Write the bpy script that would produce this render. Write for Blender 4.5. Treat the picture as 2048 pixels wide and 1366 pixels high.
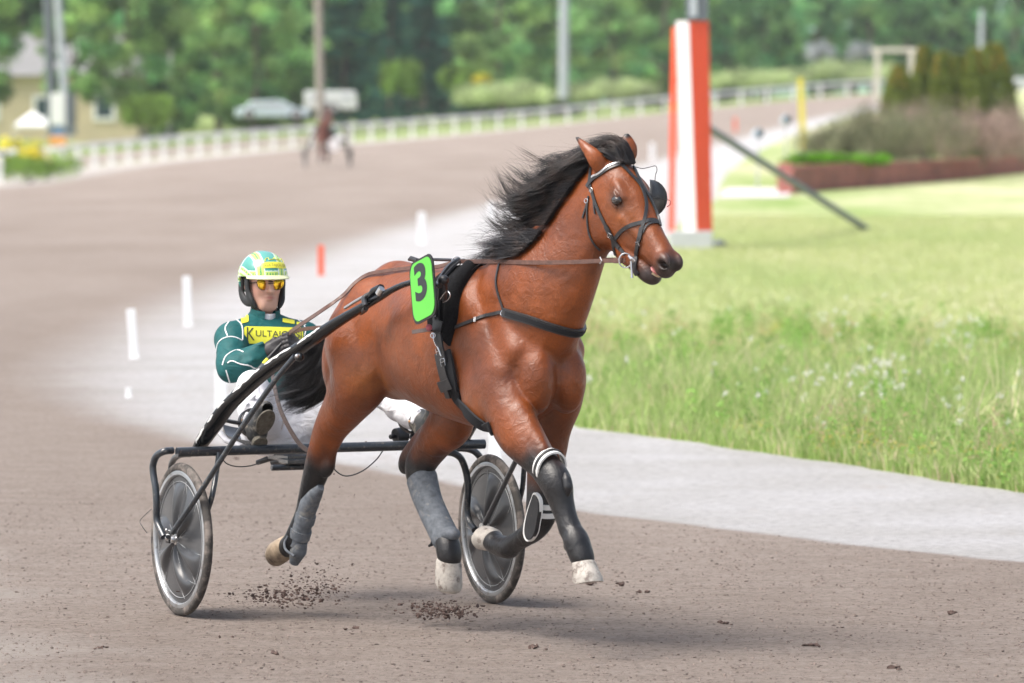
import bpy, bmesh, math, random, os
import numpy as np
from mathutils import Vector, Matrix
from mathutils.bvhtree import BVHTree
random.seed(7); rng = np.random.default_rng(7)
FAST = os.environ.get('HQ') is None and False
PI = math.pi; R = math.radians
scene = bpy.context.scene
for o in list(bpy.data.objects): bpy.data.objects.remove(o)
COL = scene.collection

# ------------------------------------------------------------------ camera, world, sun, exposure
FPX, CH, YH = 11880.0, 2.35, 200.0           # focal length in photo pixels, camera height, horizon row
PITCH = math.atan((683 - YH) / FPX)
cam_d = bpy.data.cameras.new('camera'); cam = bpy.data.objects.new('camera', cam_d); COL.objects.link(cam)
cam.location = (0, 0, CH); cam.rotation_euler = (PI / 2 - PITCH, 0, 0)
cam_d.sensor_width = 36; cam_d.lens = FPX / 2048 * 36; cam_d.clip_end = 6000; cam_d.clip_start = 0.5
cam_d.dof.use_dof = True; cam_d.dof.focus_distance = 26.3; cam_d.dof.aperture_fstop = 4.0
scene.camera = cam
SUN_EL, SUN_ROT = R(58), R(246)
w = bpy.data.worlds.new('World'); scene.world = w; w.use_nodes = True
nt = w.node_tree; nt.nodes.clear()
sky = nt.nodes.new('ShaderNodeTexSky'); sky.sky_type = 'NISHITA'; sky.sun_disc = False
sky.sun_elevation = SUN_EL; sky.sun_rotation = SUN_ROT; sky.dust_density = 4.0; sky.air_density = 1.0; sky.ozone_density = 0.6
bg = nt.nodes.new('ShaderNodeBackground'); bg.inputs[1].default_value = 0.125
wo = nt.nodes.new('ShaderNodeOutputWorld'); hsv = nt.nodes.new('ShaderNodeHueSaturation'); hsv.inputs['Saturation'].default_value = .6; nt.links.new(sky.outputs[0], hsv.inputs['Color']); nt.links.new(hsv.outputs[0], bg.inputs[0]); nt.links.new(bg.outputs[0], wo.inputs[0])
sd = bpy.data.lights.new('sun', 'SUN'); sd.energy = 2.0; sd.angle = R(34); sd.color = (1.0, 0.94, 0.86)
so = bpy.data.objects.new('sun', sd); COL.objects.link(so)
sdir = Vector((math.sin(SUN_ROT) * math.cos(SUN_EL), math.cos(SUN_ROT) * math.cos(SUN_EL), math.sin(SUN_EL)))
so.rotation_euler = sdir.to_track_quat('Z', 'Y').to_euler(); so.location = (0, 20, 30)
scene.view_settings.view_transform = 'Standard'; scene.view_settings.look = 'None'
scene.view_settings.gamma = 1.0; scene.view_settings.exposure = 1.05

HAZE = .00015                                # density of the air, 1/m
# ------------------------------------------------------------------ frames and helpers
def unit(v): v = np.asarray(v, float); return v / np.linalg.norm(v)
def ray(px, py):
    c = (px - 1024) / FPX; u = (683 - py) / FPX
    return np.array([c, math.cos(PITCH) + u * math.sin(PITCH), -math.sin(PITCH) + u * math.cos(PITCH)])
class Frame:                                 # s forward, l left, z up
    def __init__(s, o, deg):
        a = R(deg); s.o = np.array([o[0], o[1], 0.0]); s.deg = deg
        s.h = np.array([math.sin(a), -math.cos(a), 0]); s.l = np.array([math.cos(a), math.sin(a), 0])
    def at(s, px, py, lat):                  # the point at side offset lat seen in that direction
        d = ray(px, py); C = np.array([0, 0, CH]) - s.o
        k = (lat - C @ s.l) / (d @ s.l); p = C + k * d
        return np.array([p @ s.h, lat, p[2]])
    def world(s, p): p = np.asarray(p, float); return s.o + p[..., 0:1] * s.h + p[..., 1:2] * s.l + p[..., 2:3] * np.array([0, 0, 1.0])
    def mat(s):
        m = Matrix.Identity(4)
        for i in range(3):
            m[i][0] = s.h[i]; m[i][1] = s.l[i]; m[i][2] = (0, 0, 1)[i]; m[i][3] = s.o[i]
        return m
    def local(s, w):
        p = np.asarray(w, float) - s.o
        return np.stack([p @ s.h, p @ s.l, p[..., 2]], -1)
SU = Frame((-.80, 27.33), 25)                # sulky and driver
HO = Frame((-.712, 26.717), 32)              # horse
def gpt(px, py, z=0.0):                      # ground point seen there
    d = ray(px, py); k = (z - CH) / d[2]; return np.array([d[0] * k, d[1] * k, z])
def at_depth(px, py, D):
    d = ray(px, py); k = D / d[1]; return np.array([d[0] * k, D, CH + d[2] * k])

def link(name, me, mat=None, parent=None, loc=None):
    o = bpy.data.objects.new(name, me); COL.objects.link(o)
    if mat is not None and me is not None:
        for m in (mat if isinstance(mat, (list, tuple)) else [mat]): me.materials.append(m)
    if parent is not None: o.parent = parent
    if loc is not None: o.location = loc
    return o
def tag(o, label=None, cat=None, group=None, kind=None):
    if label: o['label'] = label
    if cat: o['category'] = cat
    if group: o['group'] = group
    if kind: o['kind'] = kind
    return o
def thing(name, label, cat, loc=(0, 0, 0), rz=0, group=None, mat4=None):
    o = bpy.data.objects.new(name, None); COL.objects.link(o); o.empty_display_size = .2
    if mat4 is not None: o.matrix_world = mat4
    else: o.location = loc; o.rotation_euler = (0, 0, rz)
    return tag(o, label, cat, group)
def copy_tree(o, parent=None):
    c = o.copy(); COL.objects.link(c); c.parent = parent
    for ch in list(o.children): copy_tree(ch, c)
    return c
def npmesh(name, V, F, smooth=True, cols=None, midx=None):
    """V (n,3); F: list of arrays of faces (each array one polygon size)."""
    me = bpy.data.meshes.new(name); V = np.asarray(V, np.float32)
    if isinstance(F, np.ndarray): F = [F]
    F = [np.asarray(f, np.int32) for f in F if len(f)]
    me.vertices.add(len(V)); me.vertices.foreach_set('co', V.ravel())
    nl = sum(f.size for f in F); npoly = sum(len(f) for f in F)
    me.loops.add(nl); me.loops.foreach_set('vertex_index', np.concatenate([f.ravel() for f in F]))
    me.polygons.add(npoly)
    tot = np.concatenate([np.full(len(f), f.shape[1], np.int32) for f in F])
    st = np.concatenate([[0], np.cumsum(tot)[:-1]]).astype(np.int32)
    me.polygons.foreach_set('loop_start', st); me.polygons.foreach_set('loop_total', tot)
    me.polygons.foreach_set('use_smooth', np.full(npoly, smooth))
    if midx is not None: me.polygons.foreach_set('material_index', np.asarray(midx, np.int32))
    me.update(calc_edges=True); me.validate()
    if cols is not None:
        ca = me.color_attributes.new('Col', 'FLOAT_COLOR', 'POINT')
        c = np.ones((len(V), 4), np.float32); c[:, :cols.shape[1]] = cols; ca.data.foreach_set('color', c.ravel())
    return me

class MB:                                    # collects simple shapes into one mesh
    def __init__(s): s.V = []; s.F = {}; s.n = 0; s.M = {}; s.cur = 0
    def add(s, V, faces):
        V = np.asarray(V, float); s.V.append(V)
        for f in faces:
            k = len(f); s.F.setdefault(k, []).append([i + s.n for i in f]); s.M.setdefault(k, []).append(s.cur)
        s.n += len(V)
    def box(s, c, d, rot=None):
        c = np.asarray(c, float); d = np.asarray(d, float) / 2
        v = np.array([[x, y, z] for x in (-1, 1) for y in (-1, 1) for z in (-1, 1)]) * d
        if rot is not None: v = v @ np.asarray(rot).T
        s.add(v + c, [(0, 1, 3, 2), (4, 6, 7, 5), (0, 4, 5, 1), (2, 3, 7, 6), (0, 2, 6, 4), (1, 5, 7, 3)]); return s
    def rings(s, rings, cap=True, closed=False):
        m = len(rings[0]); V = np.concatenate(rings); f = []
        n = len(rings)
        for i in range(n - 1 if not closed else n):
            a = i * m; b = ((i + 1) % n) * m
            for j in range(m): f.append((a + j, a + (j + 1) % m, b + (j + 1) % m, b + j))
        if cap and not closed:
            f.append(tuple(range(m))[::-1]); f.append(tuple((n - 1) * m + j for j in range(m)))
        s.add(V, f); return s
    def tube(s, pts, r, seg=12, cap=True, closed=False, flat=1.0, up=None):
        pts = np.asarray(pts, float); n = len(pts); r = np.broadcast_to(np.asarray(r, float), (n,))
        rs = []; nrm = None
        for i in range(n):
            if closed: t = unit(pts[(i + 1) % n] - pts[i - 1])
            else: t = unit(pts[min(i + 1, n - 1)] - pts[max(i - 1, 0)])
            if up is not None: nrm = np.asarray(up if np.ndim(up) == 1 else up[i], float)
            if nrm is None: nrm = np.array([0, 0, 1.0]) if abs(t[2]) < .9 else np.array([1.0, 0, 0])
            nrm = unit(nrm - t * (nrm @ t)); b = np.cross(t, nrm)
            a = np.arange(seg) * 2 * PI / seg
            rs.append(pts[i] + r[i] * (np.cos(a)[:, None] * nrm * flat + np.sin(a)[:, None] * b))
        return s.rings(rs, cap, closed)
    def ribbon(s, pts, nrm, wdt, th, closed=False):      # a flat strap: rectangular section, lying against a surface
        pts = np.asarray(pts, float); n = len(pts); wdt = np.broadcast_to(np.asarray(wdt, float), (n,)); rs = []
        for i in range(n):
            t = unit(pts[(i + 1) % n] - pts[i - 1]) if closed else unit(pts[min(i + 1, n - 1)] - pts[max(i - 1, 0)])
            u = unit(nrm[i] - t * (nrm[i] @ t)); b = np.cross(t, u); h = wdt[i] / 2
            rs.append(np.array([pts[i] - b * h, pts[i] - b * h * .92 + u * th, pts[i] + b * h * .92 + u * th, pts[i] + b * h]))
        return s.rings(rs, True, closed)
    def lathe(s, prof, c, axis, seg=32, ref=None):       # prof: (radius, along-axis); open profile
        ax = unit(axis); u = unit(np.cross(ax, ref if ref is not None else ([0, 0, 1] if abs(ax[2]) < .9 else [1, 0, 0]))); v = np.cross(ax, u)
        a = np.arange(seg) * 2 * PI / seg; rs = []
        for (r_, h_) in prof: rs.append(np.asarray(c) + ax * h_ + max(r_, 1e-5) * (np.cos(a)[:, None] * u + np.sin(a)[:, None] * v))
        return s.rings(rs, False)
    def ball(s, c, r, seg=16, n=10, rot=None):
        r = np.broadcast_to(np.asarray(r, float), (3,)); rs = []
        for i in range(n + 1):
            p = -PI / 2 + PI * i / n; a = np.arange(seg) * 2 * PI / seg
            v = np.stack([np.cos(a) * max(math.cos(p), 1e-4), np.sin(a) * max(math.cos(p), 1e-4), np.full(seg, math.sin(p))], -1) * r
            if rot is not None: v = v @ np.asarray(rot).T
            rs.append(v + c)
        return s.rings(rs, True)
    def build(s, name, mat, parent=None, smooth=True, bevel=0, loc=None):
        V = np.concatenate(s.V); ks = sorted(s.F)
        me = npmesh(name, V, [np.array(s.F[k]) for k in ks], smooth, midx=sum([s.M[k] for k in ks], []))
        bm = bmesh.new(); bm.from_mesh(me); bmesh.ops.remove_doubles(bm, verts=bm.verts, dist=1e-6)
        bmesh.ops.recalc_face_normals(bm, faces=bm.faces); bm.to_mesh(me); bm.free()
        o = link(name, me, mat, parent, loc)
        if smooth:
            try: me.set_sharp_from_angle(angle=R(40))
            except Exception: pass
        if bevel:
            b = o.modifiers.new('b', 'BEVEL'); b.width = bevel; b.segments = 2; b.limit_method = 'ANGLE'; b.angle_limit = R(35)
        return o
def spline(pts, n=8, closed=False):          # Catmull-Rom
    P = np.asarray(pts, float); m = len(P); out = []
    for i in range(m if closed else m - 1):
        if closed: a, b, c, d = P[i - 1], P[i], P[(i + 1) % m], P[(i + 2) % m]
        else: b, c = P[i], P[i + 1]; a = P[i - 1] if i > 0 else 2 * b - c; d = P[i + 2] if i + 2 < m else 2 * c - b
        for k in range(n):
            t = k / n; out.append(.5 * ((2 * b) + (-a + c) * t + (2 * a - 5 * b + 4 * c - d) * t * t + (-a + 3 * b - 3 * c + d) * t ** 3))
    if not closed: out.append(P[-1])
    return np.array(out)

# ------------------------------------------------------------------ implicit solids (smooth unions on a grid, then surface nets)
class Solid:
    def __init__(s, lo, hi, h):
        s.lo = np.array(lo, float); s.h = h; s.n = (np.ceil((np.array(hi) - s.lo) / h).astype(int) + 1)
        s.d = np.full(s.n, 1.0, np.float32)
        s.ax = [s.lo[i] + h * np.arange(s.n[i]) for i in range(3)]
    def box(s, lo, hi):
        a = np.clip(np.floor((np.asarray(lo) - s.lo) / s.h).astype(int), 0, s.n); b = np.clip(np.ceil((np.asarray(hi) - s.lo) / s.h).astype(int) + 1, 0, s.n)
        sl = tuple(slice(a[i], b[i]) for i in range(3))
        X = s.ax[0][sl[0]][:, None, None]; Y = s.ax[1][sl[1]][None, :, None]; Z = s.ax[2][sl[2]][None, None, :]
        return sl, X, Y, Z
    def put(s, sl, d, k, op='u'):
        if d.size == 0: return
        e = s.d[sl]; d = np.broadcast_to(d, e.shape)
        if op == 'u': hh = np.maximum(k - np.abs(e - d), 0) / k; s.d[sl] = np.minimum(e, d) - hh * hh * k * .25
        else: d = -d; hh = np.maximum(k - np.abs(e - d), 0) / k; s.d[sl] = np.maximum(e, d) + hh * hh * k * .25
    def cone(s, a, b, ra, rb, k=.03, lat=1.0, op='u', latv=None):
        """round cone; lat = width across / depth ratio along the side axis"""
        a = np.asarray(a, float); b = np.asarray(b, float); m = max(ra, rb) * max(1, lat) + k + .03
        sl, X, Y, Z = s.box(np.minimum(a, b) - m, np.maximum(a, b) + m)
        v = b - a; L2 = max(v @ v, 1e-9)
        t = np.clip(((X - a[0]) * v[0] + (Y - a[1]) * v[1] + (Z - a[2]) * v[2]) / L2, 0, 1)
        dx = X - (a[0] + t * v[0]); dy = Y - (a[1] + t * v[1]); dz = Z - (a[2] + t * v[2])
        if lat != 1.0:
            if latv is None: dy = dy / lat
            else:
                lv = unit(latv); q = dx * lv[0] + dy * lv[1] + dz * lv[2]; g = 1 / lat - 1
                dx = dx + q * g * lv[0]; dy = dy + q * g * lv[1]; dz = dz + q * g * lv[2]
        s.put(sl, (np.sqrt(dx * dx + dy * dy + dz * dz) - (ra + (rb - ra) * t)).astype(np.float32), k, op); return s
    def chain(s, pts, rs, k=.02, lat=1.0, latv=None, n=5):
        P = spline(pts, n) if n > 1 else np.asarray(pts, float); m = len(pts)
        rr = np.interp(np.linspace(0, m - 1, len(P)), range(m), rs); ll = np.interp(np.linspace(0, m - 1, len(P)), range(m), np.broadcast_to(lat, (m,)))
        for i in range(len(P) - 1): s.cone(P[i], P[i + 1], rr[i], rr[i + 1], k, (ll[i] + ll[i + 1]) / 2, latv=latv)
        return s
    def ell(s, c, r, k=.04, rot=None, op='u'):
        c = np.asarray(c, float); r = np.asarray(r, float); m = r.max() + k + .03
        sl, X, Y, Z = s.box(c - m, c + m); p = [X - c[0], Y - c[1], Z - c[2]]
        if rot is not None: A_ = np.asarray(rot); p = [p[0] * A_[0][i] + p[1] * A_[1][i] + p[2] * A_[2][i] for i in range(3)]
        q0 = np.sqrt(sum((p[i] / r[i]) ** 2 for i in range(3))); q1 = np.sqrt(sum((p[i] / r[i] ** 2) ** 2 for i in range(3)))
        s.put(sl, (q0 * (q0 - 1) / np.maximum(q1, 1e-6)).astype(np.float32), k, op); return s
    def loft(s, o, ax, up, tab, k=.04, ex=2.2, op='u', m=.5):
        """tab rows: along, top, bottom, half-width, (height of widest 0..1)"""
        o = np.asarray(o, float); ax = unit(ax); up = unit(np.asarray(up) - ax * (np.asarray(up) @ ax)); la = np.cross(up, ax)
        T = np.array(tab, float); g = np.linspace(T[0, 0], T[-1, 0], 400)
        def cub(j):
            sp = spline(np.stack([T[:, 0], T[:, j]], -1), 12); return np.interp(g, sp[:, 0], sp[:, 1])
        top, bot, hw = cub(1), cub(2), cub(3)
        ends = [o + ax * T[0, 0], o + ax * T[-1, 0]]; e = max(np.abs(T[:, 1:4]).max(), .05) + k + .03
        sl, X, Y, Z = s.box(np.minimum(*ends) - e, np.maximum(*ends) + e)
        dx, dy, dz = X - o[0], Y - o[1], Z - o[2]
        A_ = dx * ax[0] + dy * ax[1] + dz * ax[2]; U = dx * up[0] + dy * up[1] + dz * up[2]; L = dx * la[0] + dy * la[1] + dz * la[2]
        Ac = np.clip(A_, T[0, 0], T[-1, 0]); t_ = np.interp(Ac, g, top); b_ = np.interp(Ac, g, bot); w_ = np.interp(Ac, g, hw)
        c_ = (t_ + b_) / 2; hh = np.maximum((t_ - b_) / 2, 1e-3); w_ = np.maximum(w_, 1e-3)
        q = (np.abs((U - c_) / hh) ** ex + np.abs(L / w_) ** ex) ** (1 / ex)
        d = (q - 1) * np.minimum(hh, w_); over = np.maximum(np.abs(A_ - Ac), 0)
        d = np.where(over > 0, np.sqrt(np.maximum(d, 0) ** 2 + over ** 2), d)
        s.put(sl, d.astype(np.float32), k, op); return s
    def mesh(s, name, colf=None, smooth=2):
        d = s.d; I = d < 0; n = s.n
        cnt = np.zeros(n - 1, np.int8)
        for i in (0, 1):
            for j in (0, 1):
                for k in (0, 1): cnt += I[i:n[0] - 1 + i, j:n[1] - 1 + j, k:n[2] - 1 + k]
        act = (cnt > 0) & (cnt < 8); ix = np.argwhere(act); idx = np.full(n - 1, -1, np.int32); idx[act] = np.arange(len(ix))
        acc = np.zeros((len(ix), 3)); c = np.zeros(len(ix)); cs = [(i, j, k) for i in (0, 1) for j in (0, 1) for k in (0, 1)]
        vals = {q: d[ix[:, 0] + q[0], ix[:, 1] + q[1], ix[:, 2] + q[2]].astype(float) for q in cs}
        for a in cs:
            for x in range(3):
                if a[x] == 0:
                    b = list(a); b[x] = 1; b = tuple(b); va, vb = vals[a], vals[b]; m = (va < 0) != (vb < 0)
                    t = np.where(m, va / np.where(m, va - vb, 1), 0); p = np.tile(np.array(a, float), (len(ix), 1)); p[:, x] = t
                    acc += p * m[:, None]; c += m
        V = s.lo + (ix + acc / c[:, None]) * s.h
        F = []
        for x in range(3):
            y, z = (x + 1) % 3, (x + 2) % 3
            a = [slice(None)] * 3; b = [slice(None)] * 3; a[x] = slice(0, n[x] - 1); b[x] = slice(1, n[x])
            for q in (y, z): a[q] = slice(1, n[q] - 1); b[q] = slice(1, n[q] - 1)
            ia, ib = I[tuple(a)], I[tuple(b)]
            for flip, m in ((0, ia & ~ib), (1, ~ia & ib)):
                e = np.argwhere(m)
                if not len(e): continue
                e[:, y] += 1; e[:, z] += 1; q = []
                for (oy, oz) in ((-1, -1), (0, -1), (0, 0), (-1, 0)):
                    t = e.copy(); t[:, y] += oy; t[:, z] += oz; q.append(idx[t[:, 0], t[:, 1], t[:, 2]])
                q = np.stack(q, -1); F.append(q[:, ::-1] if flip else q)
        F = np.concatenate(F)
        E2 = np.concatenate([F[:, [0, 1]], F[:, [1, 2]], F[:, [2, 3]], F[:, [3, 0]]]); E2 = np.concatenate([E2, E2[:, ::-1]])
        for _ in range(smooth):
            S = np.stack([np.bincount(E2[:, 0], V[E2[:, 1], i], len(V)) for i in range(3)], -1); cc = np.bincount(E2[:, 0], minlength=len(V))[:, None]
            V = V * .5 + .5 * S / np.maximum(cc, 1)
        s.V, s.F = V, F
        return npmesh(name, V, F, True, None if colf is None else colf(V))
def bvh_of(V, F): return BVHTree.FromPolygons([tuple(v) for v in V], [tuple(int(i) for i in f) for f in F])
def sstep(x, a, b): t = np.clip((x - a) / (b - a), 0, 1); return t * t * (3 - 2 * t)

# ------------------------------------------------------------------ materials
def newmat(name):
    m = bpy.data.materials.new(name); m.use_nodes = True; n = m.node_tree; return m, n, n.nodes['Principled BSDF']
def ramp(n, stops, src):
    r = n.nodes.new('ShaderNodeValToRGB'); el = r.color_ramp.elements
    while len(el) < len(stops): el.new(.5)
    for e, (p, c) in zip(el, stops): e.position = p; e.color = (*c, 1) if len(c) == 3 else c
    n.links.new(src, r.inputs[0]); return r.outputs[0]
def noise(n, scale, det=4, rough=.55, coord='Object', vec=None, dist=0):
    if vec is None:
        tc = n.nodes.new('ShaderNodeTexCoord'); vec = tc.outputs[coord]
    t = n.nodes.new('ShaderNodeTexNoise'); t.inputs['Scale'].default_value = scale; t.inputs['Detail'].default_value = det
    t.inputs['Roughness'].default_value = rough; t.inputs['Distortion'].default_value = dist; n.links.new(vec, t.inputs['Vector']); return t.outputs['Fac']
def mapping(n, sc=(1, 1, 1), rot=(0, 0, 0), coord='Object'):
    tc = n.nodes.new('ShaderNodeTexCoord'); mp = n.nodes.new('ShaderNodeMapping'); mp.inputs['Scale'].default_value = sc; mp.inputs['Rotation'].default_value = rot
    n.links.new(tc.outputs[coord], mp.inputs[0]); return mp.outputs[0]
def bump(n, bs, src, st=.3, dist=.01):
    b = n.nodes.new('ShaderNodeBump'); b.inputs['Strength'].default_value = st; b.inputs['Distance'].default_value = dist
    n.links.new(src, b.inputs['Height']); n.links.new(b.outputs[0], bs.inputs['Normal']); return b
def mixc(n, fac, a, b, mode='MIX'):
    m = n.nodes.new('ShaderNodeMix'); m.data_type = 'RGBA'; m.blend_type = mode
    for s_, v in ((m.inputs[0], fac), (m.inputs[6], a), (m.inputs[7], b)):
        if isinstance(v, (int, float)): s_.default_value = v
        elif isinstance(v, tuple): s_.default_value = (*v, 1)
        else: n.links.new(v, s_)
    return m.outputs[2]
def simple(name, col, rough=.5, metal=0, var=.12, scale=20, bmp=0, spec=.5, coat=0, dirt=None, bscale=None, sheen=0):
    m, n, b = newmat(name)
    f = noise(n, scale, 5); c0 = tuple(max(0, c * (1 - var)) for c in col); c1 = tuple(min(1, c * (1 + var)) for c in col)
    c = ramp(n, [(.3, c0), (.7, c1)], f)
    if dirt is not None:                     # dust and mud specks: (colour, amount, scale)
        f2 = noise(n, dirt[2], 6, .7); mk = ramp(n, [(1 - dirt[1] - .08, (0, 0, 0)), (1 - dirt[1] + .08, (1, 1, 1))], f2); c = mixc(n, mk, c, dirt[0])
    n.links.new(c, b.inputs['Base Color']); b.inputs['Roughness'].default_value = rough; b.inputs['Metallic'].default_value = metal
    b.inputs['Specular IOR Level'].default_value = spec; b.inputs['Coat Weight'].default_value = coat
    if sheen: b.inputs['Sheen Weight'].default_value = sheen
    if bmp: bump(n, b, noise(n, bscale or scale * 3, 4), bmp, .004)
    return m
# ------------------------------------------------------------------ HORSE
GH = .0062
Q = HO.at
horse = thing('horse', 'bay trotting horse with flying black mane pulling the sulky across the foreground', 'horse', mat4=HO.mat())
class HD: pass
HD.o = Q(1226, 326, .13); _yaw = R(9); _pit = R(48)
HD.a = np.array([math.cos(_pit) * math.cos(_yaw), math.cos(_pit) * math.sin(_yaw), -math.sin(_pit)])
HD.u = np.array([math.sin(_pit) * math.cos(_yaw), math.sin(_pit) * math.sin(_yaw), math.cos(_pit)]); HD.l = np.cross(HD.u, HD.a)
HD.p = lambda a, l, u: HD.o + HD.a * a + HD.l * l + HD.u * u
HD.rot = np.array([HD.a, HD.l, HD.u]).T
def _rt(deg):
    c, s = math.cos(R(deg)), math.sin(R(deg)); a = HD.a * c + HD.u * s; u = -HD.a * s + HD.u * c; return np.array([a, HD.l, u]).T
HD.rotn = _rt(25); HD.rotm = _rt(-12)
hp = lambda *a: [Q(*p) for p in a]
def horse_solid():
    S = Solid((-.72, -.42, .08), (2.80, .62, 2.36), GH)
    # trunk
    S.loft((0, 0, 0), (1, 0, 0), (0, 0, 1), [(.05, 1.41, 1.20, .05), (.10, 1.49, 1.12, .08), (.2, 1.575, 1.06, .11), (.36, 1.635, 1.02, .17), (.50, 1.625, 1.02, .205),
        (.66, 1.62, 1.00, .245), (.85, 1.615, .965, .285), (1.1, 1.63, .93, .278), (1.25, 1.64, .93, .25), (1.4, 1.60, .95, .22), (1.55, 1.52, 1.0, .185), (1.66, 1.42, 1.07, .14), (1.71, 1.36, 1.14, .09)], k=.05, ex=2.1)
    for sg in (-1, 1):
        S.ell((.33, sg * .130, 1.32), (.205, .112, .235), .06)                       # haunch
        S.ell((.185, sg * .145, 1.18 if sg < 0 else 1.28), (.13, .105, .20 if sg < 0 else .15), .05)                       # buttock
        S.cone((.42, sg * .165, 1.42), (.46, sg * .20, 1.16), .07, .06, .05, .6)   # front of the thigh
        S.cone((1.20, sg * .15, 1.50), (1.52, sg * .165, 1.18), .085, .105, .05, .72)  # shoulder blade
        S.cone((1.38, sg * .12, 1.54), (1.60, sg * .145, 1.28), .05, .06, .04, .8)
        S.ell((1.655, sg * .078, 1.16), (.10, .080, .15), .03)                     # breast
        S.ell((1.42, sg * .195, 1.09), (.145, .062, .15), .035)                    # upper arm
    S.cone((.12, 0, 1.46), (.04, 0, 1.41), .045, .03, .03)
    # near (right) hind leg, trailing
    S.chain([(.28, -.145, 1.30), (.34, -.16, 1.14), *hp((697, 800, -.155), (664, 850, -.145), (644, 898, -.14), (634, 938, -.13), (621, 978, -.125), (606, 1030, -.12), (594, 1070, -.12))],
            [.16, .145, .105, .076, .057, .056, .044, .031, .036], .03, [.85, .8, .8, .8, .8, .78, .8, .85, 1])
    S.chain(hp((688, 830, -.15), (662, 895, -.135), (656, 938, -.13)), [.045, .026, .026], .03, .7)
    S.ell(Q(652, 935, -.13), (.03, .026, .045), .02)
    S.chain(hp((596, 1066, -.12), (590, 1084, -.12), (574, 1096, -.12)), [.040, .045, .040], .02)
    # far (left) hind leg, reaching under
    S.chain([(.36, .13, 1.34), (.48, .15, 1.21), *hp((906, 830, .15), (880, 868, .14), (853, 908, .135), (838, 938, .13), (847, 972, .125), (868, 1020, .115), (889, 1070, .105))],
            [.13, .115, .105, .084, .066, .060, .048, .034, .036], .03, [.85, .8, .8, .8, .8, .8, .8, .85, 1])
    S.chain(hp((862, 862, .14), (822, 905, .13), (809, 934, .13)), [.045, .032, .030], .03, .7)
    S.chain(hp((889, 1070, .105), (896, 1092, .1), (900, 1118, .1)), [.040, .045, .046], .02)
    # near (right) fore leg, stretched forward
    S.chain([(1.49, -.155, 1.14), *hp((1030, 852, -.16), (1056, 890, -.15), (1086, 928, -.135), (1112, 965, -.125), (1122, 1000, -.12), (1134, 1040, -.115), (1145, 1070, -.11))],
            [.115, .102, .080, .058, .060, .042, .033, .036], .03, [.8, .8, .85, .9, .9, .9, .95, 1])
    S.cone(Q(1040, 830, -.16), Q(1085, 900, -.15), .06, .035, .025, .8)            # forearm muscle
    S.cone(Q(1118, 1005, -.135), Q(1140, 1072, -.125), .012, .012, .012)           # back tendons
    S.ell(Q(1092, 958, -.125), (.028, .032, .03), .015)
    S.chain(hp((1149, 1070, -.11), (1154, 1086, -.11), (1167, 1122, -.105)), [.038, .046, .044], .02)
    S.ell(Q(1137, 1092, -.11), (.022, .022, .025), .015)
    # far (left) fore leg, folded
    S.chain([(1.50, .145, 1.12), *hp((1096, 852, .145), (1093, 900, .14), (1087, 950, .13), (1084, 1000, .125), (1082, 1034, .12))],
            [.12, .104, .082, .062, .055, .052], .03, [.8, .8, .85, .9, .95, 1])
    S.chain(hp((1084, 1034, .12), (1062, 1064, .12), (1036, 1082, .12), (1016, 1096, .12)), [.052, .040, .034, .038], .02)
    S.chain(hp((1018, 1096, .12), (996, 1090, .125), (982, 1078, .13)), [.043, .038, .040], .02)
    # neck
    nk = [((1000, 525, 0), (1118, 705, 0), .17), ((1055, 506, .02), (1145, 640, .02), .12), ((1092, 462, .05), (1172, 572, .05), .095), ((1132, 398, .08), (1182, 525, .08), .088), ((1172, 338, .11), (1200, 480, .11), .085)]
    pts = []; rp = []; lt = []
    for c_, u_, rl in nk:
        C_, U_ = Q(*c_), Q(*u_); pts.append((C_ + U_) / 2); r_ = np.linalg.norm(C_ - U_) / 2; rp.append(r_); lt.append(rl / r_)
    S.chain(pts, rp, .05, lt, n=8)
    # head
    S.loft(HD.o, HD.a, HD.u, [(-.06, .01, -.12, .05), (0, .045, -.20, .080), (.08, .062, -.255, .094), (.15, .064, -.280, .098), (.22, .060, -.280, .096), (.28, .048, -.245, .084), (.34, .036, -.190, .068),
        (.41, .028, -.135, .057), (.48, .024, -.100, .053), (.52, .020, -.085, .052), (.555, .004, -.080, .044), (.572, -.018, -.072, .028)], k=.03, ex=2.4)
    for sg in (-1, 1):
        S.ell(HD.p(.165, sg * .076, .018), (.045, .012, .014), .03, HD.rot)        # brow
        S.ell(HD.p(.165, sg * .060, -.175), (.115, .042, .095), .018, HD.rot)       # cheek
        S.cone(HD.p(.27, sg * .078, -.045), HD.p(.40, sg * .053, -.040), .012, .006, .02)
        S.ell(HD.p(.197, sg * .108, -.012), (.030, .020, .019), .010, HD.rot, 'd') # eye socket
        S.ell(HD.p(.187, sg * .098, .008), (.031, .013, .006), .006, HD.rot)       # upper lid
        S.ell(HD.p(.205, sg * .093, -.030), (.028, .012, .006), .006, HD.rot)      # lower lid
        S.ell(HD.p(.545, sg * (.041 if sg < 0 else .033), -.008), (.042, .021, .036), .02, HD.rot)       # nostril wing
        if sg > 0: continue
        S.ell(HD.p(.560, sg * .072, -.008), (.033, .026, .021), .007, HD.rotn, 'd')
        S.ell(HD.p(.562, sg * .050, -.008), (.021, .026, .014), .006, HD.rotn, 'd')
    S.ell(HD.p(.552, 0, -.058), (.034, .040, .028), .02, HD.rot)                    # upper lip
    S.ell(HD.p(.578, 0, -.098), (.080, .09, .014), .008, HD.rotm, 'd')
    S.chain([HD.p(.33, 0, -.18), HD.p(.42, 0, -.150), HD.p(.48, 0, -.136), HD.p(.525, 0, -.132)], [.050, .042, .036, .028], .02, 1.15, latv=HD.l)
    S.ell(HD.p(.485, 0, -.152), (.036, .036, .024), .02, HD.rot)
    # ears
    vd = unit(np.array([HO.h[1], HO.l[1], 0]))
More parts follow.
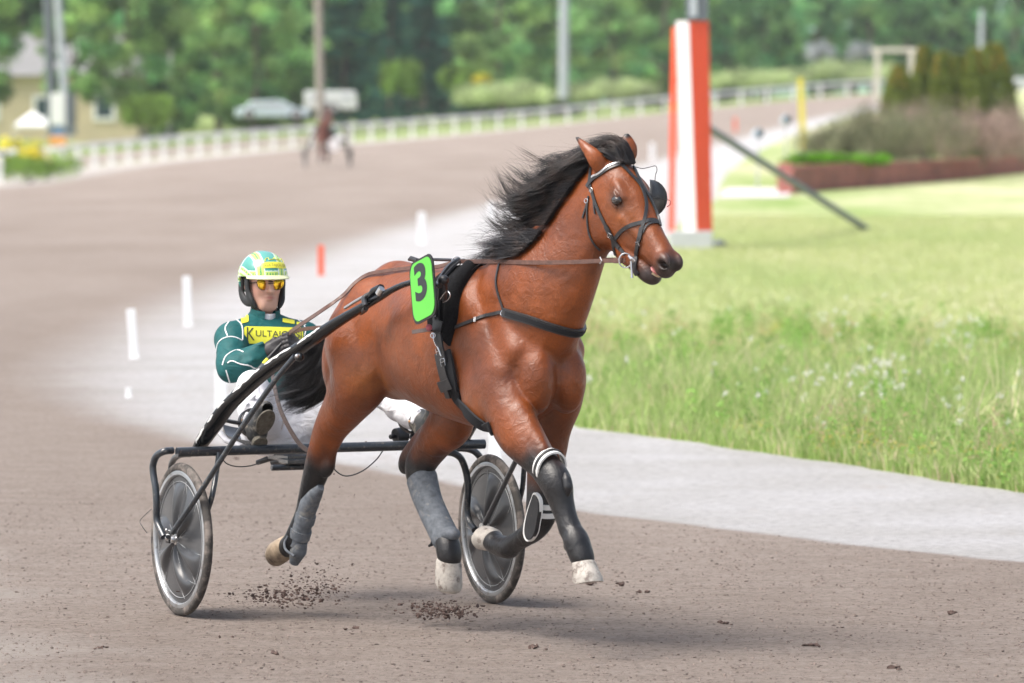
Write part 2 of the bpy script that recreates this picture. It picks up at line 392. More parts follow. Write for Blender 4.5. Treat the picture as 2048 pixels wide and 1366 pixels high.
    S.chain([Q(1200, 332, .055), Q(1190, 315, .035), Q(1172, 295, .02), Q(1152, 274, .01)], [.030, .029, .018, .004], .015, .55, latv=vd)
    S.cone(Q(1191, 313, .005), Q(1168, 288, -.01), .013, .006, .006, op='d')
    S.chain([Q(1258, 310, .19), Q(1256, 296, .19), Q(1254, 284, .19), Q(1254, 270, .19)], [.030, .032, .022, .004], .015, .55, latv=vd)
    return S
HS = horse_solid()
def nz(V, f, seed=0):                        # cheap smooth value noise from sines
    r_ = np.random.default_rng(seed); s_ = 0
    for i in range(6):
        k_ = r_.normal(size=3) * f; s_ = s_ + np.sin(V @ k_ + r_.uniform(0, 6.28))
    return s_ / 6
def horse_col(V):
    s_, l_, z_ = V[:, 0], V[:, 1], V[:, 2]; n1 = nz(V, 9, 1); n2 = nz(V, 30, 2)
    bay = np.array([.245, .058, .0050]); dark = np.array([.070, .013, .003]); lite = np.array([.34, .115, .028]); blk = np.array([.010, .010, .012])
    C = bay + (dark - bay) * (np.clip(.30 + .75 * n1 + .25 * n2, 0, 1) * .70)[:, None]
    inner = sstep(1.12 + .05 * n2, 1.30, 1.0) * 0
    groin = np.exp(-(((s_ - .50) / .10) ** 2 + ((z_ - 1.10) / .08) ** 2)) * (l_ < 0); C = C + (lite - C) * (groin * .7)[:, None]
    elb = np.exp(-(((s_ - 1.40) / .12) ** 2 + ((z_ - 1.0) / .10) ** 2)); C = C + (lite - C) * (elb * .3)[:, None]
    thr = np.where(s_ < .9, np.where(l_ < 0, .735, .765), np.where(l_ < 0, .86, .70)) + .035 * n2 + .03 * n1
    leg = sstep(z_, thr + .07, thr - .05); leg = np.where((s_ < .9) & (z_ < 1.0), np.maximum(leg, leg), leg)
    C = C + (blk - C) * leg[:, None]
    H = V - HD.o; a_, hl, u_ = H @ HD.a, H @ HD.l, H @ HD.u; hd = (a_ > -.08) & (np.abs(hl) < .16) & (u_ > -.33) & (z_ > 1.5) & (u_ < .12)
    mz = sstep(a_ + .9 * np.maximum(-u_ - .07, 0) * (a_ > .36) + .02 * n2, .47, .57) * hd; C = C + (np.array([.035, .030, .031]) - C) * (mz * .93)[:, None]
    wing = np.exp(-(((a_ - .575) / .05) ** 2 + ((u_ + .012) / .04) ** 2)) * hd; C = C + (np.array([.085, .055, .045]) - C) * (wing * .35)[:, None]
    hole = np.exp(-(((a_ - .560) / .030) ** 4 + ((u_ + .008) / .022) ** 4)) * hd * (np.abs(hl) < .066); C = C * (1 - .8 * hole)[:, None]
    for sg in (-1, 1):
        q = np.exp(-(((a_ - .20) / .045) ** 2 + ((u_ + .014) / .032) ** 2 + ((hl - sg * .095) / .04) ** 2)) * hd; C = C + (np.array([.03, .018, .016]) - C) * (np.clip(q * 1.6, 0, 1) * .92)[:, None]
    fh = np.exp(-(((a_ - .30) / .12) ** 2 + ((u_ + .03) / .06) ** 2)) * hd; C = C + (lite * np.array([1.1, 1, .8]) - C) * (fh * .45)[:, None]
    ear = np.linalg.norm(V - Q(1152, 274, .01), axis=1); C = C + (blk - C) * sstep(ear, .045, .015)[:, None]
    ear = np.linalg.norm(V - Q(1254, 270, .19), axis=1); C = C + (blk - C) * sstep(ear, .03, .01)[:, None]
    return np.clip(C, .003, 1)
def coat_mat():
    m, n, b = newmat('bay_coat')
    at = n.nodes.new('ShaderNodeVertexColor'); at.layer_name = 'Col'
    f = noise(n, 260, 3, coord='Object', vec=mapping(n, (1, 1, .35)))
    c = mixc(n, .55, at.outputs[0], ramp(n, [(.28, (.35, .35, .35)), (.72, (1, 1, 1))], f), 'MULTIPLY')
    f3 = noise(n, 7, 4, .6); c = mixc(n, .5, c, ramp(n, [(.36, (.50, .44, .42)), (.60, (1.22, 1.14, 1.05))], f3), 'MULTIPLY')
    n.links.new(c, b.inputs['Base Color']); b.inputs['Roughness'].default_value = .42; b.inputs['Specular IOR Level'].default_value = .50
    n.links.new(ramp(n, [(.3, (.31,) * 3), (.7, (.50,) * 3)], noise(n, 14, 4)), b.inputs['Roughness'])
    b.inputs['Sheen Weight'].default_value = .04; b.inputs['Sheen Roughness'].default_value = .4
    # skin relief: branching veins, small folds and hair direction
    v = n.nodes.new('ShaderNodeTexVoronoi'); v.feature = 'DISTANCE_TO_EDGE'; v.inputs['Scale'].default_value = 7
    tc = n.nodes.new('ShaderNodeTexCoord'); nn = n.nodes.new('ShaderNodeTexNoise'); nn.inputs['Scale'].default_value = 6; nn.inputs['Detail'].default_value = 3; n.links.new(tc.outputs['Object'], nn.inputs['Vector'])
    va = n.nodes.new('ShaderNodeVectorMath'); va.operation = 'MULTIPLY_ADD'; n.links.new(nn.outputs['Color'], va.inputs[0]); va.inputs[1].default_value = (.5, .5, .5); n.links.new(tc.outputs['Object'], va.inputs[2]); n.links.new(va.outputs[0], v.inputs['Vector'])
    vein = ramp(n, [(0.0, (1, 1, 1)), (.06, (0, 0, 0))], v.outputs['Distance'])
    msk = ramp(n, [(.50, (0, 0, 0)), (.60, (1, 1, 1))], noise(n, 3.2, 2))
    vm = mixc(n, 1.0, vein, msk, 'MULTIPLY')
    b1 = n.nodes.new('ShaderNodeBump'); b1.inputs['Strength'].default_value = .22; b1.inputs['Distance'].default_value = .004; n.links.new(vm, b1.inputs['Height'])
    b2 = n.nodes.new('ShaderNodeBump'); b2.inputs['Strength'].default_value = .32; b2.inputs['Distance'].default_value = .022; n.links.new(noise(n, 16, 5, .5, dist=.6), b2.inputs['Height']); n.links.new(b1.outputs[0], b2.inputs['Normal'])
    b3 = n.nodes.new('ShaderNodeBump'); b3.inputs['Strength'].default_value = .6; b3.inputs['Distance'].default_value = .0015; n.links.new(f, b3.inputs['Height']); n.links.new(b2.outputs[0], b3.inputs['Normal'])
    n.links.new(b3.outputs[0], b.inputs['Normal'])
    return m
M = {}
M['coat'] = coat_mat()
M['hoof'] = simple('hoof_horn', (.42, .39, .35), .6, var=.25, scale=30, bmp=.3, dirt=((.13, .10, .085), .42, 22))
M['hoofb'] = simple('hoof_horn_brown', (.40, .31, .22), .55, var=.25, scale=26, bmp=.3, dirt=((.15, .11, .085), .4, 22))
M['leather'] = simple('black_leather', (.018, .018, .020), .38, var=.3, bmp=.25, scale=60, spec=.6)
M['metal'] = simple('polished_buckle', (.65, .65, .66), .22, metal=1, var=.05)
M['eye'] = simple('horse_eye', (.012, .007, .005), .02, var=.1, coat=1)
hb = link('body', HS.mesh('body', horse_col), M['coat'], horse)
HB = bvh_of(HS.V, HS.F)
MB().ball(HD.p(.198, -.090, -.012), (.031, .021, .023)).build('eye', M['eye'], horse)
MB().ball(HD.p(.197, .087, -.010), (.027, .021, .022)).build('eye', M['eye'], horse)
def hoof(top, bot, toe, r0, r1, mat, heel=.82, rnd=0):
    ax = unit(bot - top); toe = unit(toe - ax * (toe @ ax)); sd_ = np.cross(ax, toe); m = MB(); rs = []; L = np.linalg.norm(bot - top)
    for t, k_ in ((-.08, .86), (0, 1.0), (.1, 1.06), (.5, 1.06 + (r1 / r0 - 1.06) * .5), (.8, r1 / r0 * (1 - .04 * rnd)), (.93, r1 / r0 * (1 - .14 * rnd)), (1.0, r1 / r0 * (.99 - .30 * rnd)), (1.0, r1 / r0 * (.8 - .3 * rnd)), (.93, r1 / r0 * (.7 - .3 * rnd))):
        ring = []
        for j in range(28):
            a = j * 2 * PI / 28; ca, sa = math.cos(a), math.sin(a); e = 1.0 if ca > 0 else heel
            q = top + ax * (L * t * (1 if ca > 0 else .93)) + toe * (r0 * k_ * ca * e * 1.06 + L * t * .22) + sd_ * (r0 * k_ * sa * .97)
            ring.append(q)
        rs.append(np.array(ring))
    m.rings(rs); return m.build('hoof', mat, horse)
hoof(Q(1166, 1124, -.105), Q(1171, 1168, -.105), np.array([1, 0, .1]), .050, .066, M['hoof'])
hoof(Q(897, 1120, .10), Q(890, 1178, .10), np.array([1, 0, -.3]), .056, .066, M['hoof'], rnd=1)
hoof(Q(574, 1092, -.12), Q(547, 1096, -.12), np.array([-.2, 0, -1]), .054, .062, M['hoofb'], rnd=.8)
hoof(Q(986, 1078, .13), Q(964, 1062, .13), np.array([-.5, 0, -.5]), .052, .062, M['hoof'], rnd=.7)
# hair: every strand a thin tapered tube, gathered in locks
def strands(name, guides, n, r0, mat, parent, spread, lock=14, seg=12, curl=.012, seed=3, tipvar=.25, frz=1.0):
    """guides: list of polylines (same point count). strands are blends of neighbouring guides."""
    g = np.random.default_rng(seed); G = np.array([spline(q, 6) for q in guides]); m = G.shape[1]
    nl = max(1, n // lock); u = np.sort(g.uniform(0, len(guides) - 1, nl)); V = []; F = []; cnt = 0; t = np.linspace(0, 1, seg); src = np.linspace(0, 1, m)
    for li in range(nl):
        i = min(int(u[li]), len(guides) - 2); f = u[li] - i; base = G[i] * (1 - f) + G[i + 1] * f
        B = np.stack([np.interp(t, src, base[:, k]) for k in range(3)], -1)
        off = g.normal(size=3) * spread; ph = g.uniform(0, 6.28, 3); am = g.normal(size=3) * curl * g.uniform(.5, 2.2); fr = g.uniform(2.5, 7); L = 1 - g.uniform(0, tipvar) if g.random() < .8 else 1 + g.uniform(0, .12)
        for k in range(lock):
            o2 = g.normal(size=3) * spread * .45; sp = g.uniform(.6, 1.5)
            tt = t * L * (1 - g.uniform(0, .12)); P = np.stack([np.interp(np.clip(tt, 0, 1), src, base[:, q]) for q in range(3)], -1)
            P += np.clip(tt - 1, 0, 1)[:, None] * (base[-1] - base[-2]) * m
            P += off * (t ** .8)[:, None] * 1.0 + o2 * (.45 + .75 * (1 - np.abs(2 * t - .9)))[:, None] * .8
            P += am * np.sin(fr * t[:, None] + ph) * (t ** 1.2)[:, None] * frz + g.normal(size=3) * curl * .5 * (t ** 2)[:, None] * sp
            d = np.gradient(P, axis=0); d /= np.linalg.norm(d, axis=1)[:, None] + 1e-9
            a = np.cross(d, [.3, .5, .8]); a /= np.linalg.norm(a, axis=1)[:, None] + 1e-9; b = np.cross(d, a)
            rr = (r0 * g.uniform(.6, 1.3) * (1 - .85 * t ** 2.2))[:, None]
            R3 = np.stack([P + rr * (math.cos(q) * a + math.sin(q) * b) for q in (0, 2.094, 4.189)], 1); V.append(R3.reshape(-1, 3))
            for s_ in range(seg - 1):
                for q in range(3): F.append((cnt + s_ * 3 + q, cnt + s_ * 3 + (q + 1) % 3, cnt + s_ * 3 + 3 + (q + 1) % 3, cnt + s_ * 3 + 3 + q))
            cnt += seg * 3
    return link(name, npmesh(name, np.concatenate(V), np.array(F)), mat, parent)
def hair_mat(name, c0, c1):
    m, n, b = newmat(name); f = noise(n, 14, 3, vec=mapping(n, (1, 1, 1)))
    n.links.new(ramp(n, [(.45, c0), (.68, c1)], f), b.inputs['Base Color']); b.inputs['Roughness'].default_value = .42; b.inputs['Specular IOR Level'].default_value = .65
    return m
M['mane'] = hair_mat('black_mane_hair', (.008, .007, .009), (.045, .028, .022)); M['tail'] = hair_mat('black_tail_hair', (.006, .006, .008), (.018, .015, .016))
mg = [  # from the forehead back over the poll, then down the crest to the withers
    [(1268, 326, .17), (1254, 292, .15), (1216, 281, .11), (1172, 297, .05), (1128, 322, .0)],
    [(1258, 326, .14), (1238, 296, .12), (1204, 290, .07), (1166, 306, .03), (1122, 334, -.02)],
    [(1236, 322, .10), (1215, 300, .08), (1188, 302, .06), (1150, 318, .03), (1102, 322, -.03)],
    [(1182, 326, .10), (1160, 318, .07), (1120, 326, .03), (1078, 345, -.02), (1044, 318, -.05)],
    [(1172, 338, .09), (1140, 340, .05), (1096, 352, .01), (1056, 368, -.03), (1022, 344, -.06)],
    [(1150, 362, .08), (1114, 368, .04), (1070, 384, -.01), (1028, 396, -.05), (996, 362, -.08)],
    [(1134, 386, .07), (1096, 398, .03), (1052, 414, -.02), (1016, 412, -.06), (990, 374, -.09)],
    [(1114, 414, .06), (1078, 428, .02), (1038, 440, -.03), (1006, 428, -.06), (984, 396, -.09)],
    [(1096, 442, .05), (1064, 452, .02), (1032, 462, -.02), (1004, 462, -.05), (978, 436, -.07)],
    [(1074, 472, .03), (1044, 474, .00), (1018, 482, -.03), (990, 490, -.05), (962, 494, -.06)],
    [(1052, 494, .02), (1026, 494, -.01), (1000, 500, -.03), (976, 508, -.04), (948, 506, -.05)],
    [(1034, 508, .01), (1012, 506, -.02), (990, 510, -.03), (968, 516, -.04), (944, 516, -.05)]]
def outside(g_, off=.035):
    o_ = []
    for (x, y, la) in g_:
        p = Q(x, y, la); d = ray(x, y); dl = unit(np.array([d @ HO.h, d @ HO.l, d[2]])); C_ = HO.local(np.array([0, 0, CH]))
        h_, _, _, ds = HB.ray_cast(Vector(C_), Vector(dl))
        if h_ is not None and ds < np.linalg.norm(p - C_) + off: p = np.array(h_) - dl * off
        o_.append(p)
    return o_
mane_g = [[Q(*p) for p in g_] if i < 4 else outside(g_) for i, g_ in enumerate(mg)]
strands('mane', mane_g, 3400, .0012, M['mane'], horse, .019, lock=22, curl=.017, seed=5, tipvar=.42)
strands('mane_wisps', mane_g[2:], 700, .0008, M['mane'], horse, .03, lock=3, curl=.03, seed=9, tipvar=.1)
tg = [[(702, 600, .02), (668, 650, .02), (642, 686, 0), (606, 704, -.02), (566, 722, -.04)],
      [(702, 606, .02), (664, 670, .02), (638, 708, 0), (600, 736, -.02), (558, 756, -.04)],
      [(702, 606, .02), (664, 690, .02), (642, 735, 0), (604, 766, -.01), (562, 788, -.04)],
      [(704, 608, .02), (668, 700, .02), (650, 756, 0), (614, 788, 0), (568, 808, -.03)],
      [(704, 608, .02), (672, 710, .03), (658, 770, .03), (630, 796, .02), (588, 812, .0)]]
tail_g = [[Q(*p) for p in g_] for g_ in tg]
strands('tail', tail_g, 5200, .0016, M['tail'], horse, .018, lock=16, curl=.012, seed=6, tipvar=.14)
wt = [[(640, 690, 0), (615, 690, -.05), (590, 668, -.10), (560, 664, -.12)], [(640, 700, 0), (618, 705, -.05), (600, 690, -.1), (585, 700, -.12)], [(640, 700, 0), (618, 705, -.05), (610, 680, -.1), (575, 655, -.12)]]
strands('tail_wisps', [[Q(*p) for p in g_] for g_ in wt], 90, .0006, M['tail'], horse, .02, lock=3, curl=.02, seed=19, tipvar=.1)
MB().tube([(.10, .02, 1.42), (.05, .02, 1.38), (.02, .02, 1.30)], [.035, .036, .02]).build('dock', M['tail'], horse)
# ------------------------------------------------------------------ harness worn by the horse
CL = HO.local(np.array([0, 0, CH]))
def hit(px, py, off=0.0, bvh=None):          # point of the horse's skin seen there
    d = ray(px, py); dl = np.array([d @ HO.h, d @ HO.l, d[2]]); dl = unit(dl)
    p, nn, i, ds = (bvh or HB).ray_cast(Vector(CL), Vector(dl))
    if p is None: return None, None
    nn = np.array(nn); nn = -nn if nn @ dl > 0 else nn
    return np.array(p) + nn * off, nn
def skin(pl, n=6, off=.001):
    P, N = [], []
    for q in spline(pl, n):
        p, nn = hit(q[0], q[1], off)
        if p is not None: P.append(p); N.append(nn)
    P = np.array(P); N = np.array(N)
    if len(P) > 4:                           # relax so straps span hollows
        for _ in range(2): P[1:-1] = P[1:-1] * .5 + (P[:-2] + P[2:]) * .25; N[1:-1] = N[1:-1] * .5 + (N[:-2] + N[2:]) * .25
        P = P + N / np.linalg.norm(N, axis=1)[:, None] * .0015
    return P, N
def strap(pl, wd, th=.004, name='strap', mat='leather', parent=None, n=6, off=.0012):
    P, N = skin(pl, n, off); return MB().ribbon(P, N, wd, th).build(name, M[mat], parent or horse)
def buckle(px, py, w_, h_, ang, parent, off=.006, mat='metal'):
    p, nn = hit(px, py, off); up = np.array([0, 0, 1.0]); up = unit(up - nn * (up @ nn)); rt = np.cross(up, nn); c, s_ = math.cos(R(ang)), math.sin(R(ang)); a = rt * c + up * s_; b = up * c - rt * s_
    pts = [p + a * w_ / 2 * x + b * h_ / 2 * y for x, y in ((-1, -1), (1, -1), (1, 1), (-1, 1))]
    MB().tube(pts, .0016, 6, closed=True).tube([p - a * w_ / 2, p + a * w_ / 2 * .9 + nn * .002], .0013, 6).build('buckle', M[mat], parent)
def ring(c, nrm, r_, th, name, parent, mat='metal', ell=1):
    nrm = unit(nrm); u = unit(np.cross(nrm, [0, 0, 1.0])); v = np.cross(nrm, u); a = np.arange(24) * 2 * PI / 24
    return MB().tube(np.asarray(c) + r_ * (np.cos(a)[:, None] * u * ell + np.sin(a)[:, None] * v), th, 8, closed=True).build(name, M[mat], parent)
M['silver'] = simple('browband_beads', (.55, .55, .56), .3, metal=.6, var=.5, scale=400)
M['fleece'] = simple('black_fleece', (.008, .008, .009), .95, var=.5, bmp=1.0, scale=120, spec=.15, bscale=140)
M['web'] = simple('black_webbing', (.012, .013, .016), .75, var=.3, bmp=.3, scale=200, spec=.3)
M['brown'] = simple('brown_rein_leather', (.105, .050, .036), .5, var=.3, bmp=.2, scale=40)
M['strapgrey'] = simple('worn_grey_strap', (.10, .075, .07), .6, var=.2, bmp=.2, scale=60)
brd = thing('bridle', None, None); brd.parent = horse; brd.location = (0, 0, 0)
strap([(1182, 336), (1181, 352), (1180, 366), (1183, 382)], .017, parent=brd, name='crown_strap')
bb = strap([(1175, 374), (1180, 366), (1192, 353), (1215, 338), (1236, 330), (1258, 327), (1270, 329)], .020, .006, 'browband', parent=brd)
strap([(1186, 355), (1192, 350), (1215, 335), (1236, 327.5), (1258, 325), (1269, 327)], .008, .009, 'bead_row', 'silver', brd)
strap([(1184, 380), (1190, 402), (1200, 427), (1211, 449), (1220, 467), (1232, 486), (1244, 501), (1250, 509)], .016, parent=brd, name='cheekpiece')
strap([(1213, 452), (1220, 466), (1232, 486), (1240, 496)], .021, .007, parent=brd, name='keeper')
strap([(1188, 400), (1189, 414), (1191, 428)], .007, parent=brd, name='strap_end')
strap([(1178, 392), (1175, 419), (1176, 449), (1180, 471), (1190, 490), (1200, 500)], .008, parent=brd, name='throat_lash')
strap([(1176, 404), (1171, 420), (1166, 436)], .008, parent=brd, name='strap_end')
strap([(1230, 478), (1244, 461), (1264, 450), (1284, 445), (1302, 440), (1315, 443)], .018, parent=brd, name='noseband')
strap([(1286, 466), (1293, 452), (1304, 446), (1316, 446)], .010, parent=brd, name='noseband')
strap([(1226, 478), (1228, 495), (1232, 510)], .014, parent=brd, name='chin_strap')
strap([(1229, 320), (1246, 333), (1262, 350), (1279, 369), (1288, 389), (1292, 409), (1290, 434), (1284, 459), (1279, 479), (1275, 499), (1272, 518)], .015, .005, parent=brd, name='overcheck')
strap([(1284, 456), (1281, 470), (1277, 490), (1274, 508)], .020, .007, parent=brd, name='keeper')
strap([(1266, 334), (1274, 352), (1283, 370), (1297, 394), (1308, 417), (1316, 438), (1319, 452)], .013, .0065, parent=brd, name='overcheck')
strap([(1272, 515), (1271, 528), (1272, 540), (1277, 548)], .024, .010, parent=brd, name='bit_guard')
buckle(1184, 381, .018, .012, 60, brd); buckle(1221, 470, .020, .016, 55, brd, .009); buckle(1278, 487, .018, .018, 10, brd, .009)
p_, n_ = hit(1174, 402, .006); ring(p_, n_, .009, .0018, 'ring', brd)
bitc, bitn = hit(1251, 515, .012); bitc = bitc if bitc is not None else Q(1251, 515, .06)
BIT = Q(1251, 521, .055); vdir = unit(CL - BIT)
ring(BIT, vdir, .030, .0032, 'bit_ring', brd, ell=.9)
MB().tube([Q(1258, 512, .05), Q(1264, 518, .05), Q(1268, 522, .06)], [.006, .010, .008], 10).tube([Q(1262, 522, .05), Q(1263, 538, .05), Q(1264, 556, .05)], [.005, .0045, .006], 8).build('bit', M['metal'], brd)
# far blinker cup on its wires
def cup():
    m = MB(); rs = []
    for i in range(13):
        t = i / 12; a = -PI / 2 + PI * t; cy = math.sin(a); w_ = math.cos(a)
        row = []
        for j in range(9):
            q = (j / 8 - .5) * 2.0; row.append((1298 + 2 * t + 36 * w_ * (j / 8), 397 - 38 * cy, .25 + .05 * math.sin(q * 1.3) * w_))
        rs.append(np.array([Q(*r) for r in row]))
    front = np.array(rs); vd = unit(front.mean((0, 1)) - CL); back = front + vd * .006 + 0
    nI, nJ = 13, 9; V = np.concatenate([front.reshape(-1, 3), back.reshape(-1, 3)]); f = []
    for i in range(nI - 1):
        for j in range(nJ - 1):
            a = i * nJ + j; f.append((a, a + 1, a + nJ + 1, a + nJ)); k = a + nI * nJ; f.append((k, k + nJ, k + nJ + 1, k + 1))
    for i in range(nI - 1):
        for j in (0, nJ - 1): a = i * nJ + j; f.append((a, a + nJ, a + nJ + nI * nJ, a + nI * nJ))
    m.add(V, f); return m
cup().build('blinker', M['leather'], brd)
MB().tube(spline([Q(*p) for p in ((1272, 334, .2), (1285, 337, .22), (1300, 334, .25), (1311, 332, .27), (1314, 340, .28), (1311, 350, .28), (1310, 362, .28))], 4), .0016, 6).build('blinker_wire', M['leather'], brd)
MB().tube(spline([Q(*p) for p in ((1302, 396, .2), (1316, 395, .24), (1330, 399, .28), (1340, 401, .28), (1341, 408, .28), (1334, 414, .28))], 4), .0016, 6).build('blinker_wire', M['leather'], brd)
# breast collar
bc = thing('breast_collar', None, None); bc.parent = horse; bc.location = (0, 0, 0)
P, N = skin([(1008, 625), (1030, 631), (1059, 639), (1094, 651), (1124, 660), (1147, 665), (1160, 664)], 6, .003)
def around(P, N, sgn_tab):                   # carry a strap on round the far side by casting inwards
    return P, N
far = [];fn = []
for (s_, z_) in ((1.78, P[-1][2] + .01), (1.72, P[-1][2] + .03), (1.62, P[-1][2] + .06), (1.5, P[-1][2] + .09), (1.38, P[-1][2] + .08), (1.25, P[-1][2] + .04)):
    o_ = Vector((s_ + .25, .9, z_)); d_ = (Vector((s_ - .12, .0, z_)) - o_).normalized(); h_, nn, i_, _ = HB.ray_cast(o_, d_)
    if h_ is not None: far.append(np.array(h_) + np.array(nn) * .004); fn.append(np.array(nn))
PP = np.concatenate([P, far]); NN = np.concatenate([N, fn]); t_ = np.linspace(0, 1, len(PP))
MB().ribbon(PP, NN, .040, .010).build('chest_pad', M['leather'], bc)
MB().ribbon(PP[2:], NN[2:], .022, .014).build('chest_strap', M['web'], bc)
strap([(1005, 624), (988, 628), (971, 632), (942, 643), (913, 654), (905, 658)], .016, .006, 'side_strap', parent=bc)
strap([(1002, 519), (995, 547), (993, 568), (998, 591), (1005, 612), (1008, 622)], .011, .004, 'neck_strap', parent=bc)
buckle(952, 640, .006, .022, 10, bc, .010); p_, n_ = hit(1008, 627, .008); ring(p_, n_, .011, .003, 'ring', bc)
a_, _n = hit(907, 658, .012); b_, _n = hit(893, 667, .018); MB().tube([a_, (a_ + b_) / 2, b_], [.005, .004, .003], 8).build('snap_hook', M['metal'], bc)
# saddle pad, saddle and girth
sp_ = thing('harness_saddle', None, None); sp_.parent = horse; sp_.location = (0, 0, 0)
def patch(left, right, off, bul, name, mat, parent, nu=24, nv=14, th=.006):
    L, Rr = spline(left, 6), spline(right, 6); u = np.linspace(0, 1, nu)
    L = np.stack([np.interp(u, np.linspace(0, 1, len(L)), L[:, k]) for k in (0, 1)], -1); Rr = np.stack([np.interp(u, np.linspace(0, 1, len(Rr)), Rr[:, k]) for k in (0, 1)], -1)
    G = np.zeros((nu, nv, 3)); Nn = np.zeros((nu, nv, 3))
    for i in range(nu):
        for j in range(nv):
            q = L[i] * (1 - j / (nv - 1)) + Rr[i] * j / (nv - 1); p, nn = hit(q[0], q[1], 0); k_ = 0
            while p is None and k_ < 40: k_ += 1; p, nn = hit(q[0], q[1] + k_ * 1.5, 0)
            G[i, j] = p; Nn[i, j] = nn
    for _ in range(3): Nn[1:-1, 1:-1] = (Nn[:-2, 1:-1] + Nn[2:, 1:-1] + Nn[1:-1, :-2] + Nn[1:-1, 2:]) / 4
    Nn /= np.linalg.norm(Nn, axis=2)[..., None]; e = np.sin(np.linspace(0, 1, nv) * PI)[None, :, None] ** .5; e2 = np.minimum(1, np.sin(np.linspace(0, 1, nu) * PI) * 3)[:, None, None]
    T = G + Nn * (off + bul * e * e2); B = G - Nn * .004; V = np.concatenate([T.reshape(-1, 3), B.reshape(-1, 3)]); f = []; K = nu * nv
    for i in range(nu - 1):
        for j in range(nv - 1): a = i * nv + j; f.append((a, a + nv, a + nv + 1, a + 1))
    for i in range(nu - 1):
        for j in (0, nv - 1): a = i * nv + j; f.append((a, a + nv, a + nv + K, a + K))
    for j in range(nv - 1):
        for i in (0, nu - 1): a = i * nv + j; f.append((a, a + 1, a + 1 + K, a + K))
    return MB_add(V, f).build(name, M[mat], parent)
def MB_add(V, f): m = MB(); m.add(V, f); return m
patch([(912, 536), (890, 546), (868, 565), (860, 600), (858, 640), (860, 662)], [(945, 533), (928, 545), (912, 566), (905, 600), (902, 640), (900, 668)], .010, .012, 'saddle_pad', 'fleece', sp_)
patch([(942, 526), (924, 545), (906, 575), (897, 610), (893, 645), (888, 680)], [(966, 527), (946, 548), (928, 576), (919, 606), (915, 640), (901, 692)], .012, .030, 'fleece_roll', 'fleece', sp_)
def over(ofs, wd, th, pl, name, mat='leather'): P, N = skin(pl, 5, ofs); return MB().ribbon(P, N, wd, th).build(name, M[mat], sp_)
over(.030, .040, .008, [(932, 530), (912, 545), (896, 566), (888, 600), (884, 630), (886, 660), (892, 695), (899, 722)], 'saddle_strap')
over(.040, .018, .008, [(925, 534), (905, 550), (892, 575), (886, 610), (885, 640)], 'saddle_flap')
over(.038, .050, .006, [(880, 652), (889, 654), (898, 657)], 'strap_keeper')
over(.014, .060, .010, [(897, 702), (904, 725), (908, 750), (914, 778)], 'girth_guard', 'web')
over(.026, .030, .007, [(884, 706), (890, 735), (898, 765), (906, 790)], 'billet'); over(.026, .022, .007, [(894, 720), (900, 745), (905, 760)], 'billet')
over(.030, .050, .005, [(889, 770), (899, 767), (912, 762)], 'strap_keeper')
P, N = skin([(906, 765), (914, 790), (928, 814), (948, 836), (968, 850), (984, 857)], 5, .004)
ext = []; en = []
for a in np.linspace(-.5 * PI, .62 * PI, 22):
    s_ = float(np.interp(a, [-.5 * PI, .1 * PI, 1.05 * PI], [1.16, 1.14, 1.04])); o_ = Vector((s_, .45 * math.cos(a), 1.28 + .42 * math.sin(a))); h_, nn, _, _ = HB.ray_cast(o_, (Vector((s_, 0, 1.28)) - o_).normalized())
    if h_ is not None: ext.append(np.array(h_) + np.array(nn) * .004); en.append(np.array(nn))
MB().ribbon(P, N, .062, .008).build('girth', M['web'], sp_)
MB().ribbon(np.array(ext), np.array(en), .062, .007).build('girth', M['web'], sp_)
buckle(890, 702, .018, .03, 15, sp_, .045); buckle(899, 722, .026, .03, 10, sp_, .040)
# terret rings on top, shaft loop under the plate
TER = Q(913, 523, -.06); ring(TER, unit(CL - TER), .020, .0028, 'terret_ring', sp_); MB().tube([TER + [0, 0, -.02], TER + [0, 0, -.07]], [.006, .008]).build('terret_post', M['metal'], sp_)
TER2 = TER + np.array([0, .12, 0]); ring(TER2, unit(CL - TER2), .020, .0028, 'terret_ring', sp_)
MB().tube([Q(818, 519, 0), Q(840, 521, 0), Q(870, 519, 0), Q(905, 520, 0), Q(930, 521, 0)], .007, 8).tube([Q(822, 517, 0), Q(836, 522, 0)], .012).build('back_strap', M['leather'], sp_)
p1 = Q(870, 585, -.33); MB().ball(Q(887, 560, -.32), (.025, .025, .022)).tube([Q(887, 562, -.32), Q(886, 580, -.31), Q(884, 600, -.31)], [.016, .022, .02]).build('quick_hitch', M['leather'], sp_)
MB().tube(spline([Q(*p) for p in ((880, 598, -.33), (893, 582, -.33), (900, 590, -.33), (895, 600, -.33), (886, 604, -.33))], 4), .003, 6).build('hook', M['metal'], sp_)
MB().tube(spline([Q(*p) for p in ((866, 668, -.31), (868, 680, -.31), (872, 690, -.31), (876, 696, -.31), (882, 712, -.30))], 4), .0035, 6).build('chain', M['metal'], sp_); ring(Q(866, 671, -.31), unit(CL - p1), .010, .003, 'ring', sp_)
M['pink'] = simple('pink_tape', (.35, .08, .10), .7, var=.3)
MB().ribbon([Q(826, 664, -.33), Q(845, 661, -.33), Q(862, 658, -.33)], [np.array([0, -1, 0])] * 3, .018, .006).build('hitch_strap', M['strapgrey'], sp_)
MB().ball(Q(858, 655, -.335), (.020, .012, .015)).build('hitch_tape', M['pink'], sp_)
